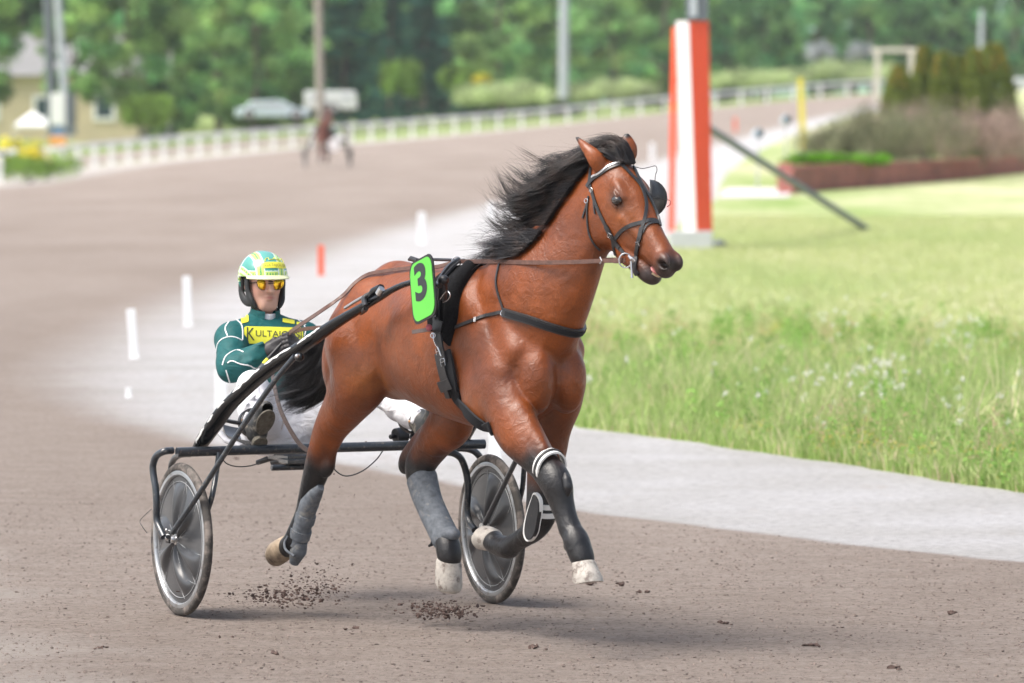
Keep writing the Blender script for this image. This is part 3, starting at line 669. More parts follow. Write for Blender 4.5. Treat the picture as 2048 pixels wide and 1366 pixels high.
# leg boots
M['neo'] = simple('grey_neoprene', (.13, .145, .165), .75, var=.3, bmp=.4, scale=40, dirt=((.28, .27, .25), .38, 16), spec=.3)
M['bwhite'] = simple('white_boot_lining', (.72, .72, .70), .6, var=.06, dirt=((.4, .37, .33), .3, 30))
M['shell'] = simple('black_boot_shell', (.016, .017, .020), .42, var=.2, dirt=((.07, .06, .055), .35, 30), bmp=.15)
def bootm(nodes, rr, name, mat, flat=1.25, seg=18, n=5):
    P = spline([Q(*q) for q in nodes], n); rr = np.interp(np.linspace(0, 1, len(P)), np.linspace(0, 1, len(rr)), rr); up = np.array([1.0, 0, 0])
    return MB().tube(P, rr, seg, flat=flat, up=up).build(name, M[mat], horse)
b = bootm([(642, 974, -.13), (632, 985, -.13), (620, 1004, -.125), (611, 1030, -.12), (601, 1062, -.12), (593, 1086, -.12)], [.016, .032, .043, .041, .044, .048], 'hind_boot', 'neo', 1.1)
bootm([(602, 1082, -.12), (596, 1102, -.12), (588, 1126, -.12)], [.030, .040, .022], 'boot_flap', 'neo', 1.0)
MB().tube(spline([Q(*q) for q in ((576, 1072, -.17), (569, 1086, -.18), (572, 1100, -.19), (588, 1112, -.17))], 4), .006, 8).build('boot_rim', M['neo'], horse)
for yy in (1036, 1066):
    xx = np.interp(yy, [1004, 1086], [621, 594]); bootm([(xx + 2, yy - 8, -.12), (xx - 2, yy + 8, -.12)], [.046 if yy < 1050 else .049] * 2, 'boot_strap', 'neo', 1.08, n=1)
b = bootm([(842, 952, .13), (844, 958, .13), (851, 985, .125), (862, 1015, .12), (876, 1045, .11), (890, 1074, .105), (897, 1086, .105)], [.062, .068, .064, .059, .058, .060, .050], 'hind_boot', 'neo', 1.15)
MB().ball(Q(897, 1068, .105), (.066, .048, .036), 20, 12).build('boot_flap', M['neo'], horse)
bootm([(868, 1078, .07), (864, 1088, .07), (858, 1092, .07)], [.012, .008, .005], 'boot_strap', 'web', 1)
def band(c0, c1, r_, name, mat, flat=1.0, par=None): return bootm([c0, c1], [r_, r_], name, mat, flat, n=1)
# near fore: knee boot strap and shell
def belt(cx, cy, lat, r_, wd, tilt, name, mat, th=.006, ell=1.0):
    c = Q(cx, cy, lat); ax = unit(Q(cx + math.sin(R(tilt)) * 10, cy + math.cos(R(tilt)) * 10, lat) - c); u = unit(np.cross(ax, [0, 1, 0])); v = np.cross(ax, u); a = np.arange(28) * 2 * PI / 28
    P = c + r_ * (np.cos(a)[:, None] * u * ell + np.sin(a)[:, None] * v); N = (P - c); return MB().ribbon(P, N, wd, th, closed=True).build(name, M[mat], horse)
belt(1099, 934, -.13, .064, .045, 50, 'knee_boot_padding', 'bwhite', .008, 1.12)
belt(1099, 934, -.13, .070, .014, 50, 'knee_boot_strap', 'shell', .006, 1.12)
p_ = Q(1077, 940, -.19); ring(p_, unit(CL - p_), .012, .003, 'boot_buckle', horse, 'bwhite')
bootm([(1130, 946, -.12), (1133, 958, -.12), (1136, 975, -.12), (1135, 992, -.12)], [.006, .020, .022, .008], 'knee_boot_shell', 'shell', 1.0)
# far fore: striped boot
bootm([(1087, 990, .125), (1086, 1000, .125), (1083, 1034, .12), (1072, 1056, .12), (1058, 1070, .12)], [.055, .060, .060, .052, .044], 'fore_boot', 'shell', 1.0)
bootm([(1087, 1004, .122), (1086, 1014, .122)], [.0635, .0635], 'boot_stripe', 'bwhite', 1.0, n=1); bootm([(1086, 1021, .122), (1085, 1031, .122)], [.0635, .0635], 'boot_stripe', 'bwhite', 1.0, n=1)
def plate_poly(pl, lat, th, name, mat, parent=None, fr=None):
    fr = fr or Q; a = np.array([fr(x, y, lat) for x, y in pl]); b = a + np.array([0, th, 0]); return MB().rings([a, b]).build(name, M[mat], parent or horse, smooth=False, bevel=.002)
tear = spline([(1067, 987), (1061, 1000), (1054, 1022), (1049, 1044), (1047, 1066), (1052, 1080), (1060, 1080), (1069, 1066), (1073, 1046), (1077, 1022), (1076, 1000)], 4, closed=True)
tc_ = tear.mean(0); plate_poly([(tc_[0] + (x - tc_[0]) * 1.10, tc_[1] + (y - tc_[1]) * 1.04) for x, y in tear], .052, .02, 'boot_piping', 'bwhite'); plate_poly([(tc_[0] + (x - tc_[0]) * .93, tc_[1] + (y - tc_[1]) * .96) for x, y in tear], .046, .02, 'boot_shield', 'shell')
# teeth and tongue
M['teeth'] = simple('yellowed_teeth', (.62, .50, .33), .35, var=.15, scale=80); M['gum'] = simple('pink_gums', (.50, .18, .17), .4, var=.15)
arc = lambda x, w_, u_: [HD.p(x - .020 * a * a, a * w_, u_) for a in np.linspace(-1, 1, 13)]
MB().tube(arc(.545, .027, -.100), .0065, 8).build('teeth', M['teeth'], horse); MB().tube(arc(.542, .029, -.117), .0065, 8).build('teeth', M['teeth'], horse)
MB().ball(HD.p(.515, 0, -.124), (.030, .034, .009), rot=HD.rot).ball(HD.p(.520, 0, -.090), (.030, .036, .010), rot=HD.rot).build('gums', M['gum'], horse)
# ------------------------------------------------------------------ SULKY
A_ = SU.at
M['gloss'] = None
def shaft_mat():
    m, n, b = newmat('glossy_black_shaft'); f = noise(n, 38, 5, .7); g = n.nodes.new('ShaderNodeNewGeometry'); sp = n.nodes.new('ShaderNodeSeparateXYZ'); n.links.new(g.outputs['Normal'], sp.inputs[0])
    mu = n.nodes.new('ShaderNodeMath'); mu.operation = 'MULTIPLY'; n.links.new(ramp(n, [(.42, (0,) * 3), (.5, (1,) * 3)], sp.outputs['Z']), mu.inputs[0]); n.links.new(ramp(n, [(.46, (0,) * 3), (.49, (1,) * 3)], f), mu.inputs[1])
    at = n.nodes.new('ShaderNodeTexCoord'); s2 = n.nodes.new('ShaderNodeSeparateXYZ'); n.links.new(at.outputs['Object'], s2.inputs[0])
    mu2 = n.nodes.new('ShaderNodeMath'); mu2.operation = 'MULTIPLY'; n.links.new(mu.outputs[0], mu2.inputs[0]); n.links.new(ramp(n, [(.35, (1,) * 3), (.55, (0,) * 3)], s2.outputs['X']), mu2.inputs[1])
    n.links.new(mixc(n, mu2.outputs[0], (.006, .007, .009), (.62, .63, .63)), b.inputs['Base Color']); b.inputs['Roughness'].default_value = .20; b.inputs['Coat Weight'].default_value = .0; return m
M['gloss'] = shaft_mat()
M['tube'] = simple('blue_black_painted_tube', (.020, .026, .034), .28, var=.2, scale=30, coat=.5, dirt=((.16, .14, .12), .36, 45))
M['tyre'] = simple('dusty_tyre', (.050, .045, .041), .85, var=.2, scale=25, bmp=.2, dirt=((.21, .18, .16), .45, 9))
M['rim'] = simple('brushed_rim', (.46, .48, .50), .38, metal=.75, var=.12, dirt=((.22, .19, .17), .38, 14))
M['alu'] = simple('hub_alloy', (.6, .6, .6), .3, metal=1, var=.1)
M['disc'] = simple('grey_disc_cover', (.055, .058, .063), .30, var=.12, scale=8, dirt=((.17, .15, .135), .30, 20), spec=.6)
M['line'] = simple('disc_pinstripe', (.34, .35, .36), .4, var=.1)
sulky = thing('sulky', 'two-wheeled black racing sulky with grey disc wheels behind the bay horse', 'sulky', mat4=SU.mat())
RW = .350
def wheel(lat, out, ph, lean):
    """out: -1 the outer face towards the camera's side"""
    c = np.array([0, lat, RW]); w_ = thing('wheel', None, None); w_.parent = sulky; w_.location = tuple(c); w_.rotation_euler = (R(lean), 0, 0)
    Z = np.array([0, 1.0, 0]); z0 = np.zeros(3)
    pr = [(RW - .040, -.013), (RW - .030, -.018), (RW - .012, -.017), (RW - .003, -.009), (RW, 0), (RW - .003, .009), (RW - .012, .017), (RW - .030, .018), (RW - .040, .013)]
    MB().lathe(pr, z0, Z, 72).build('tyre', M['tyre'], w_)
    for r0 in ((RW - .042, RW - .054, RW - .060),):
        MB().lathe([(RW - .036, -.0155), (r0[0], -.0175), (r0[1], -.0175), (r0[2], -.010), (r0[2], .010), (r0[1], .0175), (r0[0], .0175), (RW - .036, .0155)], z0, Z, 72).build('rim', M['rim'], w_)
    # disc cover with pressed ribs
    nr, na = 26, 180; rr = np.linspace(.022, RW - .058, nr); aa = np.arange(na) * 2 * PI / na
    for side in (-1, 1):
        V = []; 
        for r_ in rr:
            u = (r_ - .022) / (RW - .08); h_ = 0
            ridge = np.zeros(na)
            for k in range(6):
                a0 = ph + k * PI / 3 + (.55 * u ** 1.6 if k % 2 else 0); wd = .10 + .16 * u
                d = (aa - a0 + PI) % (2 * PI) - PI; ridge = np.maximum(ridge, np.exp(-(d / wd) ** 4) * np.sin(np.clip(u * 1.15, 0, 1) * PI) ** .5)
            y = side * (.004 + .022 * (1 - u)) + side * .028 * ridge * (1 if side * out > 0 else 1)
            V.append(np.stack([r_ * np.cos(aa), y, r_ * np.sin(aa)], -1))
        MB().rings(V if side > 0 else V[::-1], False).build('disc', M['disc'], w_)
    m = MB()
    for k in range(6):
        for s_ in (-1, 1):
            pts = []
            for u in np.linspace(.12, .93, 16):
                a0 = ph + k * PI / 3 + (.55 * u ** 1.6 if k % 2 else 0) + s_ * (.13 + .17 * u); r_ = .022 + u * (RW - .08)
                pts.append((r_ * math.cos(a0), out * (.006 + .022 * (1 - u)), r_ * math.sin(a0)))
            m.tube(pts, .0013, 5)
    a = np.arange(64) * 2 * PI / 64; m.tube(np.stack([(RW - .085) * np.cos(a), np.full(64, out * .0085), (RW - .085) * np.sin(a)], -1), .0016, 5, closed=True)
    m.build('pinstripe', M['line'], w_)
    MB().lathe([(.004, -.055), (.012, -.055), (.016, -.045), (.016, -.034), (.024, -.032), (.024, -.024), (.018, .02), (.018, .04), (.012, .055), (.004, .055)], z0, Z, 24).build('hub', M['alu'], w_)
    return w_
wheel(-.778, -1, R(92), -.8); wheel(.778, -1, R(78), .8)
def T(name, pts, r, mat='tube', n=6, seg=12, parent=None, **k): return MB().tube(spline([A_(*p) for p in pts], n), np.interp(np.linspace(0, 1, (len(pts) - 1) * n + 1), np.linspace(0, 1, len(np.atleast_1d(r))), np.atleast_1d(r)), seg, **k).build(name, M[mat], parent or sulky)
MB().tube([(0, -.80, .748), (0, -.3, .750), (0, .3, .750), (0, .74, .748)], .0225, 16).build('crossbar', M['tube'], sulky)
T('outer_fork', [(345, 901, -.80), (328, 903, -.845), (313, 912, -.862), (306, 930, -.868), (307, 950, -.868), (311, 975, -.868), (313, 1010, -.868), (314, 1042, -.865), (328, 1074, -.858)], .0165)
T('inner_fork', [(380, 908, -.72), (360, 910, -.715), (347, 920, -.71), (342, 940, -.70), (345, 1000, -.70), (355, 1070, -.70)], .015)
T('inner_strut', [(438, 905, -.60), (432, 950, -.62), (422, 1000, -.66), (400, 1060, -.69)], .013)
T('outer_strut', [(344, 1066, -.862), (400, 985, -.81), (480, 861, -.72), (547, 765, -.63), (590, 712, -.575)], .0125)
MB().ball(A_(598, 714, -.57), (.03, .02, .02)).build('strut_joint', M['gloss'], sulky); MB().ball(A_(594, 712, -.60), .009).build('bolt', M['alu'], sulky)
MB().box(A_(336, 1073, -.858), (.045, .010, .06)).tube([A_(336, 1073, -.90), A_(336, 1073, -.83)], .012, 10).build('axle_plate', M['gloss'], sulky, bevel=.004)
MB().ball(A_(335, 1076, -.875), .012).ball(A_(333, 1060, -.872), .007).build('bolt', M['alu'], sulky)
shp = [(392, 906, -.665), (410, 876, -.655), (432, 845, -.645), (457, 811, -.625), (506, 764, -.595), (547, 731, -.57), (600, 696, -.53), (640, 668, -.505), (679, 642, -.475), (731, 611, -.44), (760, 594, -.42), (784, 580, -.405), (812, 568, -.39), (845, 562, -.375), (880, 572, -.36)]
sr = [.030, .040, .043, .042, .041, .041, .039, .036, .031, .024, .022, .018, .0175, .017, .016]
SP = [A_(*p) for p in shp]
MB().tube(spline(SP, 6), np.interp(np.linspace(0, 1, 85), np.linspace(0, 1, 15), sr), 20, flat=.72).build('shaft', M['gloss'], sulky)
sho = [o for o in sulky.children if o.name.startswith('shaft') and 'clamp' not in o.name][0].data
SHB = bvh_of([v.co[:] for v in sho.vertices], [tuple(p.vertices) for p in sho.polygons]); CS0 = SU.local(np.array([0, 0, CH]))
def shit(px, py):
    d = ray(px, py); dl = unit(np.array([d @ SU.h, d @ SU.l, d[2]])); p, nn, _, _ = SHB.ray_cast(Vector(CS0), Vector(dl))
    if p is None: return None
    nn = np.array(nn); return np.array(p), (-nn if nn @ dl > 0 else nn)
m = MB(); gq = np.random.default_rng(3); ctr_ = spline(np.array([(a, b) for a, b, _ in shp[:9]]), 8); i = 4
while i < 60:
    L_ = int(gq.integers(3, 11)); q = []
    for j in range(i, min(i + L_, 62)):
        t_ = unit(ctr_[j + 1] - ctr_[j - 1]); pn = np.array([t_[1], -t_[0]]); pn = pn if pn[1] < 0 else -pn; h_ = None; k_ = 26
        while h_ is None and k_ > 2: k_ -= 1.5; h_ = shit(*(ctr_[j] + pn * k_))
        h_ = shit(*(ctr_[j] + pn * (k_ - 2.0 + gq.normal() * .5))) or h_
        if h_ is not None: q.append((h_[0] - h_[1] * .001, h_[1]))
    if len(q) > 1: m.ribbon([a for a, _ in q], [d for _, d in q], np.r_[.003, gq.uniform(.007, .014, max(len(q) - 2, 0)), .004], .003)
    i += L_ + int(gq.integers(1, 4))
M['chips'] = simple('worn_white_paint', (.70, .70, .70), .6, var=.1); m.build('paint_chips', M['chips'], sulky)
SPm = [p * np.array([1, -1, 1]) for p in SP]
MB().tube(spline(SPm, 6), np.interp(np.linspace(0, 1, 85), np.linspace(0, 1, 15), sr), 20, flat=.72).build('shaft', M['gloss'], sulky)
T('shaft_clamp', [(722, 625, -.40), (732, 616, -.475), (728, 596, -.46), (746, 586, -.43), (764, 574, -.42)], .012, 'shell', 4); T('tension_rod', [(764, 577, -.43), (756, 588, -.44)], [.016, .014], 'alu', 2)
T('shaft_clamp', [(738, 600, -.44), (748, 584, -.43), (762, 576, -.42)], [.014, .02, .018], 'gloss', 4); T('tension_rod', [(690, 616, -.46), (712, 602, -.455), (730, 592, -.45)], .007, 'alu', 3)
# far wheel forks and struts
T('inner_fork', [(880, 903, .56), (900, 905, .60), (912, 909, .63), (923, 919, .66), (932, 944, .69), (936, 976, .70), (934, 1022, .70), (940, 1046, .70), (950, 1060, .70)], .0165)
T('outer_fork', [(905, 896, .72), (936, 898, .78), (953, 906, .82), (963, 922, .85), (972, 960, .86), (990, 1062, .86)], .0165)
T('inner_strut', [(968, 1050, .70), (1034, 917, .645), (1062, 860, .62)], .0125); T('outer_strut', [(1020, 1062, .86), (1043, 985, .84), (1049, 931, .82), (1060, 880, .80)], .0125)
MB().tube([A_(962, 1052, .68), A_(975, 1052, .72)], .014, 10).build('hub_bolt', M['alu'], sulky)
# seat, foot rests, cables
M['seat'] = simple('black_seat_shell', (.015, .015, .017), .35, var=.2, coat=.4, dirt=((.2, .19, .18), .32, 30)); M['seatgrey'] = simple('worn_seat_edge', (.36, .36, .38), .45, var=.2, metal=.3)
sc_ = A_(556, 884, 0)
def seat():
    m = MB(); rs = []
    for i in range(11):
        u = i / 10 * 2 - 1; row = []
        for j in range(17):
            v = j / 16 * 2 - 1; row.append(sc_ + np.array([.17 * u - .02, .23 * v * (1 - .12 * u * u), .028 * v * v + .05 * max(0, -u) ** 2 - .012 * max(0, u)]))
        rs.append(np.array(row))
    top = np.array(rs); bot = top + np.array([0, 0, -.030]); V = np.concatenate([top.reshape(-1, 3), bot.reshape(-1, 3)]); f = []; K = 11 * 17
    for i in range(10):
        for j in range(16): a = i * 17 + j; f.append((a, a + 1, a + 18, a + 17)); f.append((a + K, a + 17 + K, a + 18 + K, a + 1 + K))
    for i in range(10):
        for j in (0, 16): a = i * 17 + j; f.append((a, a + 17, a + 17 + K, a + K))
    for j in range(16):
        for i in (0, 10): a = i * 17 + j; f.append((a, a + 1, a + 1 + K, a + K))
    m.add(V, f); return m
seat().build('seat', M['seat'], sulky)
e_ = [sc_ + np.array([x, -.235, z]) for x, z in ((.13, -.01), (.05, .0), (-.06, .01), (-.14, .04))]
MB().tube(spline(e_, 4), .018, 10, flat=.7).build('seat_edge', M['seatgrey'], sulky)
MB().box(sc_ + [.18, 0, -.060], (.26, .16, .03)).box(sc_ + [.30, 0, -.072], (.12, .20, .022)).tube([sc_ + [.30, -.16, -.10], sc_ + [.30, .16, -.10]], .016, 10).build('seat_bracket', M['tube'], sulky, bevel=.004)
T('seat_rail', [(515, 925, -.10), (545, 915, -.06), (585, 905, 0)], [.012, .016, .012], 'shell', 3); T('seat_rail', [(545, 925, 0), (580, 917, .03), (612, 905, .08)], [.014, .016, .012], 'shell', 3)
T('brake_cable', [(440, 908, -.55), (452, 926, -.5), (473, 933, -.44), (498, 932, -.36), (520, 926, -.28)], .0028, 'shell', 6, 6); T('brake_cable', [(664, 924, .1), (671, 941, .11), (692, 952, .15), (723, 943, .2), (751, 921, .25), (766, 901, .28)], .0032, 'shell', 6, 6)
T('wire_loop', [(303, 1018, -.87), (281, 1040, -.9), (284, 1052, -.9), (294, 1066, -.88)], .0016, 'shell', 6, 6)
for sg in (-1, 1):
    P0 = A_(505, 846, -.40); P0 = P0 * np.array([1, sg * -1 if sg > 0 else 1, 1]) if sg > 0 else P0
    c = P0.copy(); c[1] = -abs(c[1]) if sg < 0 else abs(c[1]); nrm = unit(np.array([1, .0 * sg, .25])); a = np.arange(30) * 2 * PI / 30; u = np.array([0, 1.0, 0]); v = unit(np.cross(nrm, u))
    MB().ribbon(c + .062 * (np.cos(a)[:, None] * u + np.sin(a)[:, None] * v), np.cos(a)[:, None] * u + np.sin(a)[:, None] * v, .03, .006, closed=True).build('stirrup', M['shell'], sulky)
    MB().tube([c + v * -.06, c + v * -.09 + np.array([-.02, -sg * .0, 0]), np.array([0, c[1], .76])], .012, 10).tube([c + v * -.06, c + np.array([0, sg * .06, 0]), c + np.array([.04, sg * .17, .02])], .010, 8).build('stirrup_arm', M['tube'], sulky)
MB().tube([A_(790, 872, .40), A_(812, 868, .46)], .036, 20).tube([A_(790, 872, .40), A_(780, 874, .37)], .012).build('foot_roller', M['shell'], sulky, bevel=.004)
# number plate: a separate thing fixed over the shaft tip
M['green'] = simple('bright_green_plate', (.105, .52, .06), .45, var=.04, scale=6); M['ink'] = simple('black_numeral', (.02, .025, .03), .5, var=.1)
npl = thing('number_plate', 'bright green rounded plate with black number 3 on the harness', 'number plate', mat4=HO.mat())
PLn = -.385
def rr_poly(w_, h_, r_, n=6): return [(sx * (w_ / 2 - r_) + r_ * math.cos(a), sy * (h_ / 2 - r_) + r_ * math.sin(a)) for (sx, sy, a0) in ((1, 1, 0), (-1, 1, 90), (-1, -1, 180), (1, -1, 270)) for a in [R(a0 + 90 * i / n) for i in range(n + 1)]]
TLp, TRp, BRp, BLp = [Q(x, y, PLn) for x, y in ((820, 527), (866, 505), (877, 626), (829, 655))]
pc = (TLp + TRp + BRp + BLp) / 4; ux = ((TRp - TLp) + (BRp - BLp)) / 2; uy = ((TLp - BLp) + (TRp - BRp)) / 2
def plate_at(x, y, o_): return pc + ux * x + uy * y + np.array([0, -o_, 0])
def slab(sc, o0, o1, name, mat, par):
    pl = rr_poly(1 * sc[0], 1 * sc[1], .2); return MB().rings([np.array([plate_at(x, y, o0) for x, y in pl]), np.array([plate_at(x, y, o1) for x, y in pl])]).build(name, M[mat], par, smooth=False)
slab((1, 1), 0, .006, 'plate_border', 'shell', npl); slab((.90, .93), .0062, .009, 'plate_face', 'green', npl)
def textmesh(txt, font_w=0.0, sub=3, bold=0.0, spacing=1.0):
    cu = bpy.data.curves.new('t', 'FONT'); cu.body = txt; cu.align_x = 'CENTER'; cu.align_y = 'CENTER'; cu.offset = bold; cu.space_character = spacing; cu.resolution_u = 5
    o = bpy.data.objects.new('t', cu); COL.objects.link(o); dg = bpy.context.evaluated_depsgraph_get(); me = bpy.data.meshes.new_from_object(o.evaluated_get(dg)); bpy.data.objects.remove(o)
    bm = bmesh.new(); bm.from_mesh(me); bmesh.ops.triangulate(bm, faces=bm.faces)
    for _ in range(sub): bmesh.ops.subdivide_edges(bm, edges=[e for e in bm.edges if e.calc_length() > .12], cuts=1); bmesh.ops.triangulate(bm, faces=bm.faces)
    V = np.array([v.co[:] for v in bm.verts]); F = np.array([[v.index for v in f.verts] for f in bm.faces]); bm.free()
    lo, hi = V.min(0), V.max(0); V = (V - (lo + hi) / 2); V[:, 0] /= (hi - lo)[0]; V[:, 1] /= (hi - lo)[1]; return V, F
V, F = textmesh('3', bold=.035); link('numeral', npmesh('numeral', np.array([plate_at(-.04 + x * .50, .13 + y * .60, .0098) for x, y, _ in V]), F, False), M['ink'], npl)
# ------------------------------------------------------------------ DRIVER
driver = thing('person', 'driver in green jacket, helmet and mirrored sunglasses seated in the sulky', 'person', mat4=SU.mat())
sq = lambda *a: [A_(*p) for p in a]
HIP = A_(566, 862, 0); NK = A_(531, 628, 0); CHS = A_(533, 700, 0); c0 = A_(526, 568, 0)
RS, RE, RW_ = A_(464, 679, -.188), A_(462, 738, -.27), A_(526, 706, -.13); LS, LE, LW_ = A_(608, 678, .170), A_(650, 735, .25), A_(600, 700, .04)
RK, RF = A_(505, 772, -.30), A_(508, 845, -.39); LK, LF = A_(752, 780, .33), A_(846, 846, .40)
hipR, hipL = HIP + np.array([0, -.095, 0]), HIP + np.array([0, .095, 0])
def torso(S, g, k=.04):
    S.cone(HIP + [0, 0, .02], CHS + [0, 0, -.02], .100 + g, .100 + g, k, 1.2); S.cone(CHS + [0, 0, -.02], NK + [-.025, 0, -.125], .102 + g, .076 + g, k, 1.4)
    S.cone(RS, LS, .054 + g, .054 + g, k); S.cone(NK + [-.03, 0, -.05], RS, .045 + g, .05 + g, k); S.cone(NK + [-.03, 0, -.05], LS, .045 + g, .05 + g, k)
def arms(S, g, k=.03):
    for s_, e_, w_ in ((RS, RE, RW_), (LS, LE, LW_)): S.chain([s_, (s_ + e_) / 2, e_, (e_ + w_) / 2, w_], [.050 + g, .047 + g, .042 + g, .037 + g, .027 + g], k, n=2)
def legs(S, g, k=.03):
    for h_, kn, f_ in ((hipR, RK, RF), (hipL, LK, LF)): S.chain([h_, (h_ + kn) / 2, kn, (kn + f_) / 2, f_], [.090 + g, .076 + g, .052 + g, .050 + g, .040 + g], k, n=2)
hy = R(-3); HX = np.array([math.cos(hy), math.sin(hy), 0]); HY = np.array([-math.sin(hy), math.cos(hy), 0]); hq = lambda x, y, z: c0 + HX * x + HY * y + np.array([0, 0, z])
S = Solid((-1.15, -.46, .70), (.18, .52, 1.66), .0042)
torso(S, 0); arms(S, 0); legs(S, 0)
S.cone(NK + [-.02, 0, -.08], hq(-.02, 0, -.06), .056, .054, .03)
hrot = np.array([HX, HY, [0, 0, 1]]).T
S.ell(hq(0, 0, .025), (.098, .076, .100), .02, hrot); S.ell(hq(.035, 0, -.045), (.058, .062, .070), .03, hrot)
S.cone(hq(.070, -.018, -.100), hq(.070, .018, -.100), .022, .022, .03); S.cone(hq(.02, -.042, -.075), hq(.062, -.016, -.098), .022, .020, .03); S.cone(hq(.02, .042, -.075), hq(.062, .016, -.098), .022, .020, .03)
S.cone(hq(.095, 0, .010), hq(.118, 0, -.028), .008, .012, .010); S.ell(hq(.099, .012, -.030), (.011, .009, .007), .008); S.ell(hq(.099, -.012, -.030), (.011, .009, .007), .008)
S.ell(hq(.086, 0, -.056), (.018, .024, .0080), .006); S.ell(hq(.086, 0, -.070), (.018, .021, .009), .006); S.cone(hq(.104, -.022, -.0625), hq(.104, .022, -.0625), .0035, .0035, .004, op='d')
S.ell(hq(.060, .036, -.022), (.03, .022, .025), .02); S.ell(hq(.060, -.036, -.022), (.03, .022, .025), .02); S.ell(hq(.085, 0, .030), (.02, .05, .012), .015)
for sg in (-1, 1): S.ell(hq(-.005, sg * .080, -.010), (.020, .010, .032), .008, hrot); S.ell(hq(.002, sg * .092, -.008), (.011, .008, .018), .005, hrot, 'd')
for w_, s_ in ((RW_, 1), (LW_, -1)): S.cone(w_, w_ + np.array([.045, s_ * .045, .028]), .024, .018, .02)
for f_ in (RF, LF): S.cone(f_, f_ + [.03, 0, -.06], .03, .03, .02)
def skin_col(V):
    H_ = V - c0; n1 = nz(V, 60, 4)[:, None]; c = np.array([.68, .40, .32]) * (1 + .06 * n1)
    lips = np.exp(-(((H_[:, 2] + .063) / .008) ** 2 + (H_[:, 1] / .022) ** 2 + ((H_[:, 0] - .095) / .02) ** 2))[:, None]; c = c + (np.array([.42, .13, .11]) - c) * np.clip(lips * 1.3, 0, 1)
    st = np.exp(-(((H_[:, 2] + .085) / .03) ** 2)) * (H_[:, 0] > .01) * (H_[:, 2] > -.13) + np.exp(-(((H_[:, 2] + .047) / .007) ** 2 + (H_[:, 1] / .025) ** 2)) * (H_[:, 0] > .07)
    c = c + (np.array([.36, .20, .13]) - c) * (np.clip(st, 0, 1) * .55)[:, None]; ch = np.exp(-(((H_[:, 2] + .025) / .03) ** 2))[:, None] * (np.abs(H_[:, 1:2]) > .02); return c + (np.array([.60, .25, .18]) - c) * ch * .4
sm, sn_, sb_ = newmat('skin'); at_ = sn_.nodes.new('ShaderNodeVertexColor'); at_.layer_name = 'Col'; sn_.links.new(at_.outputs[0], sb_.inputs['Base Color']); sb_.inputs['Roughness'].default_value = .5; sb_.inputs['Subsurface Weight'].default_value = .08; sb_.inputs['Subsurface Radius'].default_value = (.012, .005, .003)
bump(sn_, sb_, noise(sn_, 300, 3), .12, .002)
link('body', S.mesh('body', skin_col), sm, driver)
# jacket
def cloth(name, col, scale=9, rough=.8, st=.6, dist=.02, dirt=None, var=.12):
    m, n, b = newmat(name); f = noise(n, 30, 4); c = ramp(n, [(.3, tuple(x * (1 - var) for x in col)), (.7, tuple(min(1, x * (1 + var)) for x in col))], f)
    if dirt: c = mixc(n, ramp(n, [(1 - dirt[1] - .06, (0, 0, 0)), (1 - dirt[1] + .06, (1, 1, 1))], noise(n, dirt[2], 5, .6)), c, dirt[0])
    n.links.new(c, b.inputs['Base Color']); b.inputs['Roughness'].default_value = rough; b.inputs['Specular IOR Level'].default_value = .3
    bump(n, b, noise(n, scale, 3, .45, vec=mapping(n, (1, 1, 1.8), (.4, .5, .3)), dist=1.4), st, dist); return m
M['jacket'] = cloth('dark_green_racing_jacket', (.008, .088, .090), 9, .62)
M['white'] = cloth('white_racing_trousers', (.66, .66, .69), 9, .8, .7, .022, dirt=((.36, .27, .19), .31, 11), var=.04)
M['piping'] = simple('white_piping', (.78, .78, .78), .6, var=.04); M['yellow'] = simple('yellow_panel', (.72, .70, .045), .55, var=.05); M['ylabel'] = simple('yellow_label', (.75, .72, .06), .4, var=.04)
J = Solid((-1.15, -.46, .78), (-.2, .50, 1.50), .005)
torso(J, .020, .05); arms(J, .017, .03)
J.cone(HIP + [0, 0, -.10], HIP + [.3, 0, -.14], .10, .10, .01, 1.6, op='d'); J.ell(HIP + [.05, 0, -.06], (.2, .25, .06), .02, op='d')
g_ = np.random.default_rng(4)
for (a_, b_) in ((RS, RE), (RE, RW_), (LS, LE)):                                   # folds across the sleeves
    for t in np.linspace(.2, .95, 6):
        p = a_ * (1 - t) + b_ * t + g_.normal(size=3) * .012; v = g_.normal(size=3); v = unit(v - unit(b_ - a_) * (v @ unit(b_ - a_)) * .8); J.cone(p + v * .040, p + v * .048 + unit(b_ - a_) * .03, .012, .006, .03)
J.chain([NK + [-.05, 0, -.05], NK + [-.04, 0, -.03]], [.074, .068], .02, n=1)
J.cone(NK + [.035, 0, .035], NK + [.03, 0, -.03], .05, .018, .012, op='d')
# a hollow for the collar opening
jm = J.mesh('jacket'); jk = link('jacket', jm, M['jacket'], driver); JB = bvh_of(J.V, J.F)
CS = SU.local(np.array([0, 0, CH]))
JT_ = Solid((-1.15, -.40, .78), (-.2, .40, 1.50), .008); torso(JT_, .021, .05); JT_.mesh('t'); JTB = bvh_of(JT_.V, JT_.F)
def jhit(px, py, off=0, B=None):
    d = ray(px, py); dl = unit(np.array([d @ SU.h, d @ SU.l, d[2]])); p, nn, i, ds = (B or JB).ray_cast(Vector(CS), Vector(dl))
    if p is None: return None, None
    nn = np.array(nn); nn = -nn if nn @ dl > 0 else nn; return np.array(p) + nn * off, nn
def jstrap(pl, wd, th, name, mat, off=.001):
    P, N = [], []
    for q in spline(pl, 6):
        p, nn = jhit(q[0], q[1], off)
        if p is not None: P.append(p); N.append(nn)
    if len(P) > 2: MB().ribbon(P, N, wd, th).build(name, M[mat], jk)
